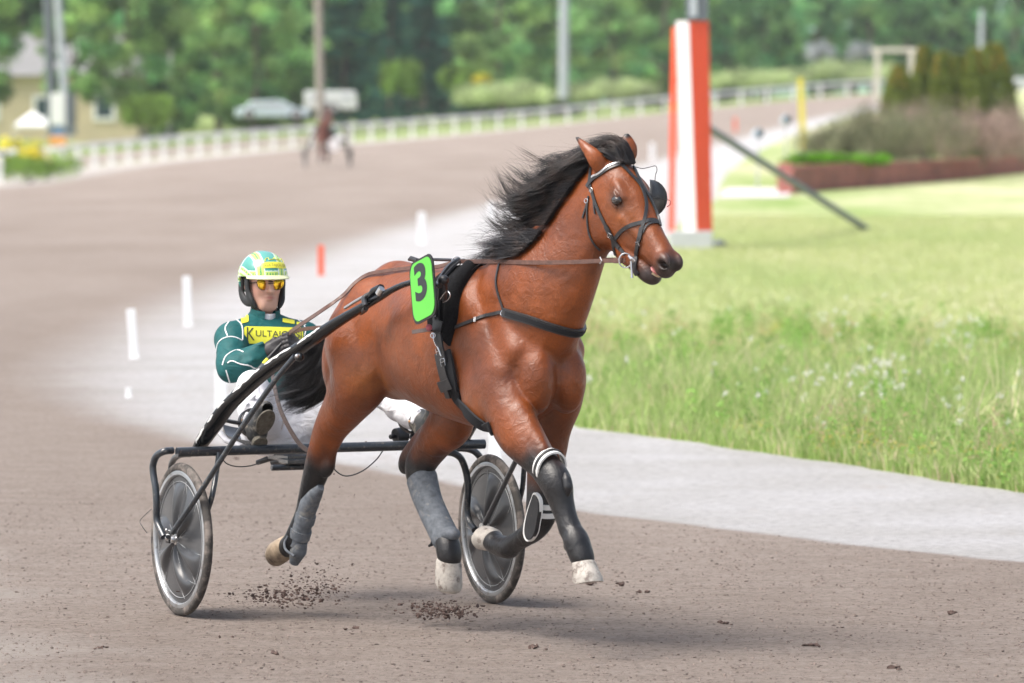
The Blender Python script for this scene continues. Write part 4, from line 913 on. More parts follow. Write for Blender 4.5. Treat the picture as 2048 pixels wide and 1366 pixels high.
for pl in ([(459, 642), (452, 652), (451, 660), (455, 672)], [(432, 706), (435, 690), (442, 680), (456, 674), (471, 675), (484, 681)], [(445, 730), (451, 714), (463, 704), (475, 700), (487, 704)],
           [(455, 726), (464, 722), (481, 728), (499, 731), (508, 736), (517, 737)], [(474, 640), (482, 648), (485, 660), (485, 680)], [(452, 740), (457, 757), (462, 773), (467, 792)], [(608, 650), (611, 660), (609, 672)], [(596, 640), (604, 646), (611, 650)]):
    jstrap(pl, .0052, .003, 'piping', 'piping', 0)
def jpatch(x0, x1, y0, y1, name, mat, skew=0, nu=20, nv=7, off=.003, par=None):
    pts = []; 
    for i in range(nu):
        for j in range(nv):
            x = x0 + (x1 - x0) * i / (nu - 1); y = y0 + (y1 - y0) * j / (nv - 1) + skew * i / (nu - 1); e = (abs(i / (nu - 1) * 2 - 1) > .97) * (abs(j / (nv - 1) * 2 - 1) > .9)
            if e: y += (y1 - y0) * .08 * (1 if j == 0 else -1)
            p, nn = jhit(x, y, off, JTB); pts.append(p if p is not None else (pts[-1] if pts else CHS))
    f = [(i * nv + j, i * nv + j + 1, (i + 1) * nv + j + 1, (i + 1) * nv + j) for i in range(nu - 1) for j in range(nv - 1)]
    return link(name, npmesh(name, np.array(pts), np.array(f)), M[mat], par or jk)
jpatch(488, 606, 653, 687, 'chest_panel', 'yellow', 3, 30, 10); jpatch(482, 497, 634, 648, 'shoulder_panel', 'yellow', -4, 8, 5); jpatch(565, 589, 637, 645, 'shoulder_panel', 'yellow', 4, 8, 5); jpatch(593, 602, 644, 650, 'shoulder_panel', 'yellow', 2, 5, 4)
def jtext(txt, x0, x1, y0, y1, skew, mat, off, name='lettering', bold=.0, sp=1.0):
    V, F = textmesh(txt, bold=bold, spacing=sp, sub=2); P = []
    for x, y, _ in V:
        u = x + .5; p, nn = jhit(x0 + (x1 - x0) * u, (y0 + y1) / 2 - (y1 - y0) * y + skew * u, off, JTB); P.append(p if p is not None else CHS)
    link(name, npmesh(name, np.array(P), F, False), M[mat], jk)
M['text'] = simple('dark_lettering', (.035, .045, .03), .6, var=.05); M['gold'] = simple('gold_lettering', (.30, .27, .05), .5, var=.05)
jtext('K', 493, 509, 655, 679, 2, 'text', .0045); jtext('ULTAJOUSI', 511, 603, 661, 677, 3, 'text', .0045)
# collar and undershirt
cc = NK + np.array([.0, 0, -.02])
def collar(r0, r1, z0, z1, name, mat, gap, par, th=.006, fwd=.012):
    a = np.linspace(gap, 2 * PI - gap, 40); rs = []
    for z, r_ in ((z0, r0), ((z0 + z1) / 2, (r0 + r1) / 2), (z1, r1)): rs.append(np.stack([cc[0] - .015 + r_ * np.cos(a) * 1.0 + fwd * (z - z0) / .06, cc[1] + r_ * .98 * np.sin(a), cc[2] + z - .014 * np.cos(a) * (1 if z > z0 else 1.4)], -1))
    rs2 = [np.stack([q[:, 0] + (cc[0] - q[:, 0]) * .08, q[:, 1] * .92, q[:, 2]], -1) for q in rs]; seq = rs + rs2[::-1]; V = np.concatenate(seq); f = []; n_ = 40
    for i in range(6):
        for j in range(n_ - 1): a_ = i * n_ + j; b_ = ((i + 1) % 6) * n_ + j; f.append((a_, a_ + 1, b_ + 1, b_))
    for j in (0, n_ - 1): f.append(tuple(i * n_ + j for i in range(6)))
    return MB_add(V, f).build(name, M[mat], par)
collar(.080, .071, -.030, .046, 'collar', 'jacket', .42, jk); collar(.066, .062, -.04, .036, 'undershirt', 'white', .0, driver)
a = np.linspace(.42, 2 * PI - .42, 40); MB().tube(np.stack([cc[0] - .015 + .084 * np.cos(a), .083 * np.sin(a), cc[2] - .032 - .02 * np.cos(a)], -1), .0035, 6).build('piping', M['piping'], jk)
# trousers and boots
W = Solid((-1.1, -.52, .68), (.18, .56, 1.16), .005)
legs(W, .014, .035); W.cone(hipR, hipL, .105, .105, .04); W.cone(HIP + [0, 0, .06], HIP + [.02, 0, -.02], .11, .12, .03, 1.3)
for (a_, b_) in ((hipR, RK), (RK, RF), (hipL, LK), (LK, LF)):
    for t in np.linspace(.2, .98, 7):
        p = a_ * (1 - t) + b_ * t + g_.normal(size=3) * .015; v = g_.normal(size=3); d_ = unit(b_ - a_); v = unit(v - d_ * (v @ d_)); u_ = np.cross(d_, v); W.cone(p + v * .058 - u_ * .03, p + v * .058 + u_ * .03 + d_ * .015, .009, .004, .018)
link('trousers', W.mesh('trousers'), M['white'], driver)
M['boot'] = simple('muddy_black_boot', (.030, .032, .034), .6, var=.2, dirt=((.20, .18, .15), .42, 25)); M['sole'] = simple('muddy_boot_sole', (.115, .105, .085), .9, var=.35, scale=50, bmp=.8, bscale=120)
M['brass'] = simple('brass_stud', (.55, .32, .16), .35, metal=.8)
for f_, kn in ((RF, RK), (LF, LK)):
    sg = 1 if f_[1] > 0 else -1; B = Solid(np.minimum(f_, kn) - .16, np.maximum(f_, kn) + .16, .005); up = unit(kn - f_); fw = unit(np.array([.62, sg * .0, .78])); heel = f_ + np.array([.035, 0, -.05]); toe = heel + fw * .155
    B.cone(f_ + up * .03, f_ - up * .02, .056, .050, .02); B.cone(f_, heel, .046, .038, .03); B.cone(heel, toe, .040, .036, .03, 1.05); B.mesh('boot'); bt = link('boot', npmesh('boot', B.V, B.F), M['boot'], driver)
    nr = unit(np.cross(fw, [0, 1, 0])); nr = nr if nr[0] > 0 else -nr; a = np.arange(28) * 2 * PI / 28; u = fw; v = np.array([0, 1.0, 0])
    base = (heel + toe) / 2 + fw * .028 + nr * .036; m = MB(); pl = [base + u * (.075 * math.cos(t)) + v * (.044 * math.sin(t) * (1 + .1 * math.cos(t))) for t in a]; m.rings([np.array(pl), np.array(pl) + nr * .010])
    hb_ = heel - fw * .008 + nr * .036; pl = [hb_ + u * (.036 * math.cos(t)) + v * (.036 * math.sin(t)) for t in a]; m.rings([np.array(pl), np.array(pl) + nr * .024]); m.build('sole', M['sole'], bt, bevel=.003)
    MB().ball(f_ + up * .02 + np.array([.0, -.055, 0]), .008).build('stud', M['brass'], bt)
# gloves: palm, four bent fingers and a thumb closed on the rein
M['glove'] = simple('black_leather_glove', (.022, .020, .022), .5, var=.25, scale=40, bmp=.4, bscale=90)
def glove(w_, side, name='glove'):
    G = Solid(w_ - .16, w_ + .18, .0032); fd = unit(np.array([.62, .62 * side, .38])); up = unit(np.array([-.25, 0, 1.0])); up = unit(up - fd * (up @ fd)); pl = np.cross(up, fd) * side
    k0 = w_ + fd * .03; kn = w_ + fd * .105; G.cone(w_ - fd * .015, w_ + fd * .01, .033, .031, .015)
    G.cone(k0 + up * .014, kn + up * .022, .024, .019, .02); G.cone(k0 - up * .014, kn - up * .022, .024, .018, .02)
    out = -pl if (pl[0] < 0) else pl; curl = np.array([0, 0, 0]) + (np.cross(fd, up) * side) * -1
    for i, (o_, L) in enumerate(((.031, .95), (.011, 1.05), (-.009, 1.0), (-.029, .82))):
        b_ = kn + up * o_; m1 = b_ + (fd * .85 + curl * .35) * .034 * L; m2 = m1 + (fd * -.15 + curl * .95) * .026 * L; t_ = m2 + (fd * -.9 + curl * .25) * .020 * L
        G.cone(b_, m1, .0105, .0098, .006); G.cone(m1, m2, .0098, .009, .004); G.cone(m2, t_, .009, .008, .004)
    tb = k0 + up * .030 + curl * .008; tm = tb + (fd * .8 + up * .45 + curl * .4) * .034; tt = tm + (fd * .7 - up * .15 + curl * .75) * .028; G.cone(tb, tm, .014, .011, .012); G.cone(tm, tt, .011, .009, .005)
    G.mesh('glove'); o = link(name, npmesh('glove', G.V, G.F), M['glove'], driver)
    a = np.arange(24) * 2 * PI / 24; u = up; v = np.cross(fd, up); MB().tube(w_ - fd * .012 + .038 * (np.cos(a)[:, None] * u + np.sin(a)[:, None] * v), .0035, 6, closed=True).build('cuff_piping', M['piping'], o); return k0 + fd * .08
gR = glove(RW_ + np.array([.01, .005, .004]), 1); gL = glove(LW_, -1)
# helmet
hc = hq(-.004, 0, .036)
HM = Solid(hc - .2, hc + .22, .0032)
HM.ell(hc + [0, 0, .0], (.138, .116, .122), .01, hrot); HM.ell(hc + [0, 0, -.006], (.122, .100, .108), .006, hrot, 'd')
def boxcut(S, lo, hi, k=.006):
    sl, X, Y, Z = S.box(np.array(lo) - .01, np.array(hi) + .01); c = (np.array(lo) + hi) / 2; h_ = (np.array(hi) - lo) / 2
    dx, dy, dz = X - c[0], Y - c[1], Z - c[2]; x = dx * HX[0] + dy * HX[1]; y = dx * HY[0] + dy * HY[1]
    q = np.maximum(np.maximum(np.abs(x) - h_[0], np.abs(y) - h_[1]), np.abs(dz) - h_[2]); S.put(sl, q.astype(np.float32), k, 'd')
boxcut(HM, hc + [-.03, -.2, -.2], hc + [.2, .2, .000]); boxcut(HM, hc + [-.2, -.2, -.2], hc + [.0, .2, -.075])
def helm_col(V):
    H_ = V - hc; x, y, z = H_ @ HX, H_ @ HY, H_[:, 2]; th = np.arctan2(y, x); teal = np.array([.045, .27, .22]); yg = np.array([.50, .66, .14]); wh = np.array([.66, .78, .70]); dg = np.array([.07, .33, .10])
    C = np.tile(teal, (len(V), 1)) + (np.array([.16, .45, .42]) - teal) * (sstep(z, .03, .12) * .5)[:, None]
    def band(v, c_, w_, col):
        m_ = (np.abs(v - c_) < w_); C[m_] = col
    band(z, .014, .017, wh); band(z, .014, .012, yg)
    m_ = (np.abs(z - .014) < .006) & (np.sin(th * 60) > .2); C[m_] = dg
    ar = np.sqrt((z + .10) ** 2 + (x + .01) ** 2); sd_ = y * y > .003
    for r_ in (.090, .115, .140): m_ = (np.abs(ar - r_) < .011) & sd_; C[m_] = wh; m_ = (np.abs(ar - r_) < .0075) & sd_; C[m_] = yg; m_ = (np.abs(ar - r_) < .004) & sd_ & (np.sin(np.arctan2(z + .1, x) * 46) > 0); C[m_] = dg
    for s_ in (-1, 1):
        v = y - s_ * .052 - .0 * x; m_ = (np.abs(v) < .020) & (z > .0); C[m_] = wh; m_ = (np.abs(v) < .014) & (z > .0); C[m_] = yg; m_ = (np.abs(v) < .003) & (z > 0); C[m_] = dg
    m_ = (np.abs(x + .01) < .006) & (z > -.01) & (np.abs(y) > .055); C[m_] = wh
    return C
hm_, hn, hb_ = newmat('painted_helmet'); at_ = hn.nodes.new('ShaderNodeVertexColor'); at_.layer_name = 'Col'; hn.links.new(at_.outputs[0], hb_.inputs['Base Color']); hb_.inputs['Roughness'].default_value = .25; hb_.inputs['Coat Weight'].default_value = .7
helm = link('helmet', HM.mesh('helmet', helm_col, smooth=3), hm_, driver); HMB = bvh_of(HM.V, HM.F)
M['visor'] = simple('cream_visor', (.62, .64, .38), .4, var=.05); M['hpad'] = simple('black_helmet_padding', (.018, .020, .022), .65, var=.3, bmp=.3, scale=90, dirt=((.12, .12, .11), .3, 60))
m = MB(); rs = []
for i in range(2):
    row = []
    for t in np.linspace(-1.15, 1.15, 25):
        r1 = np.array([.134 * math.cos(t), .113 * math.sin(t), .010]); r2 = np.array([.172 * math.cos(t) + .004, .118 * math.sin(t), -.002 - .004 * math.cos(t)]); row.append((r1, r2))
    break
P1 = np.array([hc + HX * a_[0] + HY * a_[1] + [0, 0, a_[2]] for a_, b_ in row]); P2 = np.array([hc + HX * b_[0] + HY * b_[1] + [0, 0, b_[2]] for a_, b_ in row]); th_ = np.array([0, 0, -.006]); n_ = 25
V = np.concatenate([P1, P2, P2 + th_, P1 + th_]); f = []
for q in range(4):
    for j in range(n_ - 1): a_ = q * n_ + j; b_ = ((q + 1) % 4) * n_ + j; f.append((a_, a_ + 1, b_ + 1, b_))
f += [tuple(q * n_ for q in range(4)), tuple(q * n_ + n_ - 1 for q in range(4))]
MB_add(V, f).build('visor', M['visor'], helm, bevel=.002)
for sg in (-1, 1):                                                                   # ear and jaw padding with an opening for the ear
    E_ = Solid(hq(-.12, -.14, -.16), hq(.14, .14, .08), .0032); y_ = sg * .084
    E_.chain([hq(.028, y_ * 1.08, .02), hq(.030, y_ * 1.04, -.03), hq(.048, y_ * .92, -.075), hq(.058, y_ * .72, -.105)], [.016, .015, .018, .012], .01, .6)
    E_.chain([hq(-.045, y_ * 1.1, .02), hq(-.050, y_ * 1.08, -.04), hq(-.02, y_ * 1.02, -.075), hq(.03, y_ * .92, -.085)], [.016, .014, .015, .018], .015, .6)
    E_.mesh('p'); link('ear_pad', npmesh('p', E_.V, E_.F), M['hpad'], helm)
    MB().tube(spline([hq(.058, y_ * .72, -.108), hq(.070, y_ * .4, -.122), hq(.072, 0, -.127)], 5), .005, 8, flat=.5).build('chin_strap', M['hpad'], helm)
def hhit(px, py, off=0):
    d = ray(px, py); dl = unit(np.array([d @ SU.h, d @ SU.l, d[2]])); p, nn, i, ds = HMB.ray_cast(Vector(CS), Vector(dl))
    if p is None: return None
    nn = np.array(nn); nn = -nn if nn @ dl > 0 else nn; return np.array(p) + nn * off
def hgrid(x0, x1, y0, y1, off, name, mat, bow=0, sk=0):
    nu, nv = 22, 8; pts = []
    for i in range(nu):
        for j in range(nv):
            u = i / (nu - 1); e = 1 - .22 * max(0, abs(u * 2 - 1) - .85) / .15; yy = (y0 + y1) / 2 + (y1 - y0) * (j / (nv - 1) - .5) * e + bow * (1 - (2 * u - 1) ** 2) + sk * u; p = hhit(x0 + (x1 - x0) * u, yy, off); pts.append(p if p is not None else pts[-1])
    f = [(i * nv + j, i * nv + j + 1, (i + 1) * nv + j + 1, (i + 1) * nv + j) for i in range(nu - 1) for j in range(nv - 1)]; link(name, npmesh(name, np.array(pts), np.array(f)), M[mat], helm)
hgrid(526, 571, 525, 537, .002, 'helmet_label', 'ylabel', -1.5, 1)
V, F = textmesh('KULTAJOUSI', sub=2); P = [];
for x, y, _ in V:
    u = x + .5; p = hhit(529 + 40 * u, 532 - 1.5 * (1 - (2 * u - 1) ** 2) - 7 * y + u, .0034); P.append(p if p is not None else hc)
link('lettering', npmesh('lettering', np.array(P), F, False), M['gold'], helm)
for pl in ([(530, 523), (531, 518), (536, 516), (538, 520), (541, 519), (546, 519), (548, 515), (550, 519), (556, 519), (559, 521), (561, 517), (565, 520), (566, 525)],):
    P = [hhit(x, y, .002) for x, y in spline(pl, 3)]; P = [p for p in P if p is not None]; MB().tube(P, .0016, 5).build('ornament', M['ylabel'], helm)
# mirrored sunglasses
gm, gn, gb = newmat('amber_mirror_lens'); tc = gn.nodes.new('ShaderNodeTexCoord'); sx = gn.nodes.new('ShaderNodeSeparateXYZ'); gn.links.new(tc.outputs['Object'], sx.inputs[0]); gb.inputs['Metallic'].default_value = 1; gb.inputs['Roughness'].default_value = .06; gb.inputs['Base Color'].default_value = (.75, .48, .04, 1)
gl = thing('sunglasses', None, None); gl.parent = driver
for sg in (-1, 1):
    m = MB(); cx_ = sg * .036; rs = []
    sh = spline([(-.029, .017), (0, .020), (.028, .017), (.032, .0), (.023, -.022), (0, -.029), (-.021, -.022), (-.031, -.002)], 4, closed=True)
    for k_ in (1, .75, .5, .25, .02): rs.append(np.array([hq(.108 - .9 * (abs(cx_ + x * k_ * sg)) ** 2 * 6 + .003 * (1 - k_ * k_), cx_ - x * k_ * sg * 1, .004 + y * k_) for x, y in sh]))
    m.rings(rs, False).build('lens', gm, gl); MB().tube(rs[0], .0016, 6, closed=True).build('frame', M['shell'], gl)
    MB().tube([hq(.085, sg * .062, .010), hq(.04, sg * .080, .006), hq(-.01, sg * .084, .002)], .0022, 6).build('temple', M['shell'], gl)
MB().tube([hq(.108, -.012, .014), hq(.110, 0, .016), hq(.108, .012, .014)], .0025, 6).tube([hq(.107, -.014, .004), hq(.110, 0, .007), hq(.107, .014, .004)], .002, 6).build('bridge', M['shell'], gl)
# ------------------------------------------------------------------ reins and whip
S2H = lambda p: HO.local(SU.world(np.asarray(p)))
reins = thing('reins', 'long brown leather reins from the horse bit to the gloved hand of the driver', 'reins', mat4=HO.mat())
hand = S2H(gR); zup = np.array([0, 0, 1.0])
pts = [BIT, Q(1232, 521, .04)] + outside([(1197, 522, .0), (1150, 524, -.06), (1100, 525, -.10), (1050, 525, -.12), (1000, 523, -.12), (950, 523, -.1)], .012) + [TER]
vd = unit(CL - BIT); Nn = lambda P: [np.array([.25, -.97, .1])] * len(P)
P = spline(pts, 8); MB().ribbon(P, Nn(P), .019, .004).build('rein', M['brown'], reins)
MB().ribbon(P[2:10], Nn(P[2:10]), .024, .010).build('keeper', M['brown'], reins); c = Q(1204, 521, .01); MB().tube([c + [0, -.01, .014], c + [.014, -.01, 0], c + [0, -.01, -.014]], .003, 6).build('buckle', M['metal'], reins)
pts = [TER] + outside([(872, 534, -.10), (822, 536, -.10), (766, 543, -.12), (734, 550, -.14), (708, 568, -.18), (685, 592, -.22)], .010) + [Q(640, 624, -.25), hand + [.05, 0, .05], hand, hand + [-.05, -.01, -.06]]
P = spline(pts, 6); MB().ribbon(P, [np.array([.3, -.95, .25])] * len(P), np.interp(np.arange(len(P)), [0, 40, 50, 60], [.018, .018, .030, .036]), .004).build('rein', M['brown'], reins)
m_ = lambda p: p * np.array([1, -1, 1]) + np.array([0, .12, 0])
BITF = HD.p(.44, .07, -.115); P = spline([BITF, Q(1190, 520, .20), Q(1060, 520, .16), TER2], 6); MB().ribbon(P, Nn(P), .019, .004).build('rein', M['brown'], reins)
P = spline([TER2, np.array([.7, .14, 1.60]), np.array([.3, .17, 1.55]), np.array([-.05, .15, 1.36]), hand + [.03, .05, .06], hand + [0, .03, 0]], 6); MB().ribbon(P, Nn(P), .019, .004).build('rein', M['brown'], reins)
lp = [gR + [-.03, 0, -.05]] + sq((547, 740, -.22), (550, 775, -.25), (563, 824, -.25), (588, 872, -.22), (607, 895, -.2), (624, 903, -.18), (632, 890, -.17), (640, 872, -.15))
P = spline([S2H(p) for p in lp], 6); MB().ribbon(P, [np.array([.35, -.93, .1])] * len(P), np.interp(np.arange(len(P)), [0, 6, 48], [.03, .022, .022]), .004).build('rein_end', M['strapgrey'], reins)
whip = thing('whip', 'thin black whip with yellow band held in the right glove of the driver', 'whip', mat4=SU.mat())
w0, w1, w2 = A_(512, 744, -.20), gR + [0, -.015, .0], gR + [.35, .25, .55]
MB().tube([w0, w0 * .55 + w1 * .45, w1], [.009, .008, .007], 10).build('handle', M['shell'], whip); MB().tube([w0 * .72 + w1 * .28, w0 * .55 + w1 * .45], .0095, 10).build('band', M['yellow'], whip)
MB().tube([w1, w1 + [.05, .02, .05]], [.006, .004], 8).build('shank', M['shell'], whip)
# ------------------------------------------------------------------ TERRAIN: the far bend of the track is banked and climbs to the right
C1x = np.array([-900, -300, 0, 223, 371, 557, 760, 1042, 1336, 1604, 1719, 2048, 3000.]); C1y = np.array([430, 395, 368, 334, 317, 299, 283, 257, 224, 199, 190, 178, 165.])
C1D = np.array([150, 172, 195, 250, 272, 300, 325, 360, 400, 425, 440, 475, 560.])
def c1(px): D = np.interp(px, C1x, C1D); y = np.interp(px, C1x, C1y); return D, CH - (y - YH) * D / FPX
def terr(px, D):                             # ground height on the bearing of photo column px at distance D
    px = np.asarray(px, float); D = np.asarray(D, float); d1, z1 = c1(px); t = np.clip((D - 120) / (d1 - 120), 0, 1); z = z1 * t * t * (3 - 2 * t)
    far = np.clip((D - d1) / 250, 0, 6); return z + far * (.55 + .35 * np.clip(1 - px / 2048, 0, 1)) * 1.0
def xw(px, D): return (np.asarray(px, float) - 1024) / FPX * D
def wpt(px, D, dz=0.0): return np.array([float(xw(px, D)), float(D), float(terr(px, D)) + dz])
def D_at(px, y):                             # distance at which the ground on that bearing is seen on row y
    Ds = np.geomspace(20, 900, 3000); yy = YH + (CH - terr(px, Ds)) * FPX / Ds; i = np.argmax(yy < y); return float(Ds[i])
def yz(px, y, D): return CH - (y - YH) * D / FPX      # height of something seen on row y at distance D
inn = [(3000, 1180), (2048, 1130), (1700, 1090), (1400, 1052), (1180, 1030), (900, 968), (700, 930), (400, 885), (230, 830), (165, 770), (180, 720), (300, 640), (450, 570), (600, 525), (850, 445), (1050, 395), (1300, 325), (1433, 290), (1528, 264), (1585, 248), (1680, 226), (1740, 212), (1900, 197)]
grs = [(3200, 1100), (2500, 1040), (2048, 990), (1800, 948), (1560, 912), (1400, 888), (1140, 855), (1010, 800), (960, 700), (1020, 610), (1120, 560), (1200, 522), (1290, 502), (1340, 475), (1380, 430), (1430, 402), (1450, 350), (1500, 312), (1560, 280), (1640, 252), (1720, 228), (1800, 212), (1960, 198)]
iD = np.array([D_at(*p) for p in inn]); gD = np.array([D_at(*p) for p in grs]); iP = np.array([p[0] for p in inn], float); gP = np.array([p[0] for p in grs], float)
def sm(D, xs, ps): return np.interp(D, xs, ps)
def p_in(D): return float(np.mean([sm(D * k, iD, iP) for k in (.985, 1, 1.015)])) if D > iD[0] else 3000.0
def p_gr(D): return max(float(np.mean([sm(D * k, gD, gP) for k in (.985, 1, 1.015)])) if D > gD[0] else 3200.0, p_in(D) + 1)
def p_out(D): return float(np.interp(D, C1D, C1x)) if D > C1D[0] else -900.0
rows = np.concatenate([np.linspace(14, 30, 60), np.linspace(30.2, 60, 150), np.geomspace(60.6, 640, 170)])
g9 = np.random.default_rng(12); jit = {}
def wob(D, s_): return 9 * math.sin(D * 2.1 + s_) * 30 / D + 8 * math.sin(D * 5.3 + s_ * 2) * 30 / D + 5 * math.sin(D * 11.7 + s_) * 30 / D
def strip(name, pa, pb, nc, mat, edge=(None, None), z=0.0, pw=1.0, rws=rows, off=0.0):
    V = []; E = []; ok = []
    for D in rws:
        a, b = pa(D), pb(D); b = max(a, b); u = np.linspace(0, 1, nc); u = 1 - (1 - u) ** 2.2 if name == 'track' else (u ** 1.8 if name == 'gravel_verge' else u); px = a + (b - a) * u
        V.append(np.stack([xw(px, D), np.full(nc, D), terr(px, D) + z], -1)); wd = .10 + 0.75 * float(sstep(np.array(D), 36, 52)); E.append(np.stack([(px - a) * D / FPX, (b - px) * D / FPX, .5 * np.clip(1 - ((b - px) if name == 'track' else (px - a)) * D / FPX / wd, 0, 1) ** 1.6], -1))
        ok.append(b - a > .5)
    F = [(i * nc + j, i * nc + j + 1, (i + 1) * nc + j + 1, (i + 1) * nc + j) for i in range(len(rws) - 1) for j in range(nc - 1) if ok[i] or ok[i + 1]]
    V = np.concatenate(V); E = np.concatenate(E)
    return link(name, npmesh(name, V, np.array(F), True, E), mat)
def edge_mask(n, ch, d0, d1, scale=1.2):
    at = n.nodes.new('ShaderNodeVertexColor'); at.layer_name = 'Col'; s_ = n.nodes.new('ShaderNodeSeparateColor'); n.links.new(at.outputs[0], s_.inputs[0])
    ad = n.nodes.new('ShaderNodeMath'); ad.operation = 'MULTIPLY_ADD'; n.links.new(noise(n, scale, 6, .65), ad.inputs[0]); ad.inputs[1].default_value = d1; n.links.new(s_.outputs[ch], ad.inputs[2])
    return ramp(n, [(0, (1,) * 3), (1, (0,) * 3)], mathn(n, 'DIVIDE', mathn(n, 'SUBTRACT', ad.outputs[0], d1 * .5 + d0 * 0), max(d1, .01)))
def mathn(n, op, a, b):
    m = n.nodes.new('ShaderNodeMath'); m.operation = op
    for s_, v in ((m.inputs[0], a), (m.inputs[1], b)):
        if isinstance(v, (int, float)): s_.default_value = v
        else: n.links.new(v, s_)
    return m.outputs[0]
TR = (.335, .272, .240); GRV = (.66, .66, .69)
def track_col(n):
    f1 = noise(n, .35, 4, .5, vec=mapping(n, (1, .25, 1))); c = ramp(n, [(.3, (.272, .229, .200)), (.7, (.342, .294, .262))], f1)
    c = mixc(n, .85, c, ramp(n, [(.38, (.40, .36, .34)), (.46, (.98, .96, .95)), (.60, (1.22, 1.22, 1.22))], noise(n, 22, 9, .80)), 'MULTIPLY')
    c = mixc(n, .6, c, ramp(n, [(.35, (.80, .78, .76)), (.65, (1.1,) * 3)], noise(n, 5, 5, .65, vec=mapping(n, (.45, 1, 1), (0, 0, .5)))), 'MULTIPLY')
    c = mixc(n, ramp(n, [(.63, (0,) * 3), (.68, (1,) * 3)], noise(n, 26, 3, .55, vec=mapping(n, (1, .6, 1)))), c, (.17, .13, .115))
    return c
def gravel_col(n):
    c = ramp(n, [(.3, (.46, .45, .44)), (.7, (.58, .575, .585))], noise(n, .8, 5)); c = mixc(n, .8, c, ramp(n, [(.36, (.55, .54, .55)), (.50, (.96,) * 3), (.62, (1.12,) * 3)], noise(n, 14, 9, .82)), 'MULTIPLY')
    return mixc(n, ramp(n, [(.58, (0,) * 3), (.70, (.7,) * 3)], noise(n, 1.6, 7, .75, vec=mapping(n, (1, .30, 1)))), c, (.42, .37, .34))
def soft(n):
    at = n.nodes.new('ShaderNodeVertexColor'); at.layer_name = 'Col'; s_ = n.nodes.new('ShaderNodeSeparateColor'); n.links.new(at.outputs[0], s_.inputs[0])
    q = mathn(n, 'MULTIPLY', s_.outputs[2], mathn(n, 'ADD', .30, mathn(n, 'MULTIPLY', noise(n, 2.5, 7, .75), 1.4))); m_ = n.nodes.new('ShaderNodeClamp'); n.links.new(q, m_.inputs[0]); return m_.outputs[0]
mt, n, b = newmat('track_dirt'); c = mixc(n, soft(n), track_col(n), gravel_col(n)); c = mixc(n, edge_mask(n, 0, 0, 2.5, .5), c, (.52, .49, .46)); n.links.new(c, b.inputs['Base Color']); b.inputs['Roughness'].default_value = .95; b.inputs['Specular IOR Level'].default_value = .15
bp = bump(n, b, noise(n, 24, 9, .78), .9, .045)
mg_, n, b = newmat('pale_gravel'); n.links.new(mixc(n, soft(n), gravel_col(n), track_col(n)), b.inputs['Base Color']); b.inputs['Roughness'].default_value = .95; b.inputs['Specular IOR Level'].default_value = .15; bump(n, b, noise(n, 24, 9, .78), .9, .045)
ml, n, b = newmat('mown_lawn'); f = noise(n, .22, 6, .6, vec=mapping(n, (1, .22, 1))); c = ramp(n, [(.30, (.24, .36, .10)), (.44, (.38, .45, .21)), (.56, (.50, .52, .31)), (.70, (.62, .58, .41))], f)
c = mixc(n, .6, c, ramp(n, [(.3, (.62, .66, .55)), (.7, (1.15, 1.1, 1.1))], noise(n, 2.2, 6, .65, vec=mapping(n, (1, .35, 1)))), 'MULTIPLY'); n.links.new(c, b.inputs['Base Color']); b.inputs['Roughness'].default_value = .95; b.inputs['Specular IOR Level'].default_value = .1; bump(n, b, noise(n, 18, 6, .7), .8, .05)
mo, n, b = newmat('rough_grass'); c = ramp(n, [(.32, (.13, .22, .05)), (.5, (.22, .31, .08)), (.68, (.36, .38, .15))], noise(n, .3, 6, .6)); n.links.new(mixc(n, edge_mask(n, 1, 0, 4, .3), c, (.50, .46, .43)), b.inputs['Base Color']); b.inputs['Roughness'].default_value = 1; bump(n, b, noise(n, 4, 6), .8, .15)
tag(strip('track', p_out, lambda D: p_in(D) + wob(D, 1), 60, mt), kind='structure')
tag(strip('gravel_verge', lambda D: p_in(D) + wob(D, 1), lambda D: p_gr(D) + wob(D, 3), 26, mg_), kind='structure')
tag(strip('lawn', lambda D: max(p_gr(D) + wob(D, 3), p_in(D) + wob(D, 1)), lambda D: 3400.0, 60, ml), kind='structure')
tag(strip('outer_verge', lambda D: -1100.0, lambda D: max(-900.0, p_out(D)), 60, mo), kind='structure')
tag(MB().box((0, 500, -4.2), (3000, 3000, .4)).build('ground', mo), kind='structure')
tag(strip('path', lambda D: 1436 + (D - 141) * 1.5, lambda D: 1575 + (D - 141) * 1.5, 8, simple('pale_path', (.62, .60, .60), .9), z=.02, rws=np.linspace(141, 153, 8)), kind='structure')
def road_rows():
    V = []; 
    for px in np.linspace(60, 700, 40):
        D0 = float(np.interp(px, C1x, C1D)); a = D0 + 14; b = D0 + 46; V.append([wpt(px, a + (b - a) * u, .06) for u in np.linspace(0, 1, 8)])
    V = np.array(V); F = [(i * 8 + j, i * 8 + j + 1, (i + 1) * 8 + j + 1, (i + 1) * 8 + j) for i in range(39) for j in range(7)]; return npmesh('road', V.reshape(-1, 3), np.array(F))
tag(link('road', road_rows(), simple('pale_dirt_road', (.34, .28, .24), .95)), kind='structure')
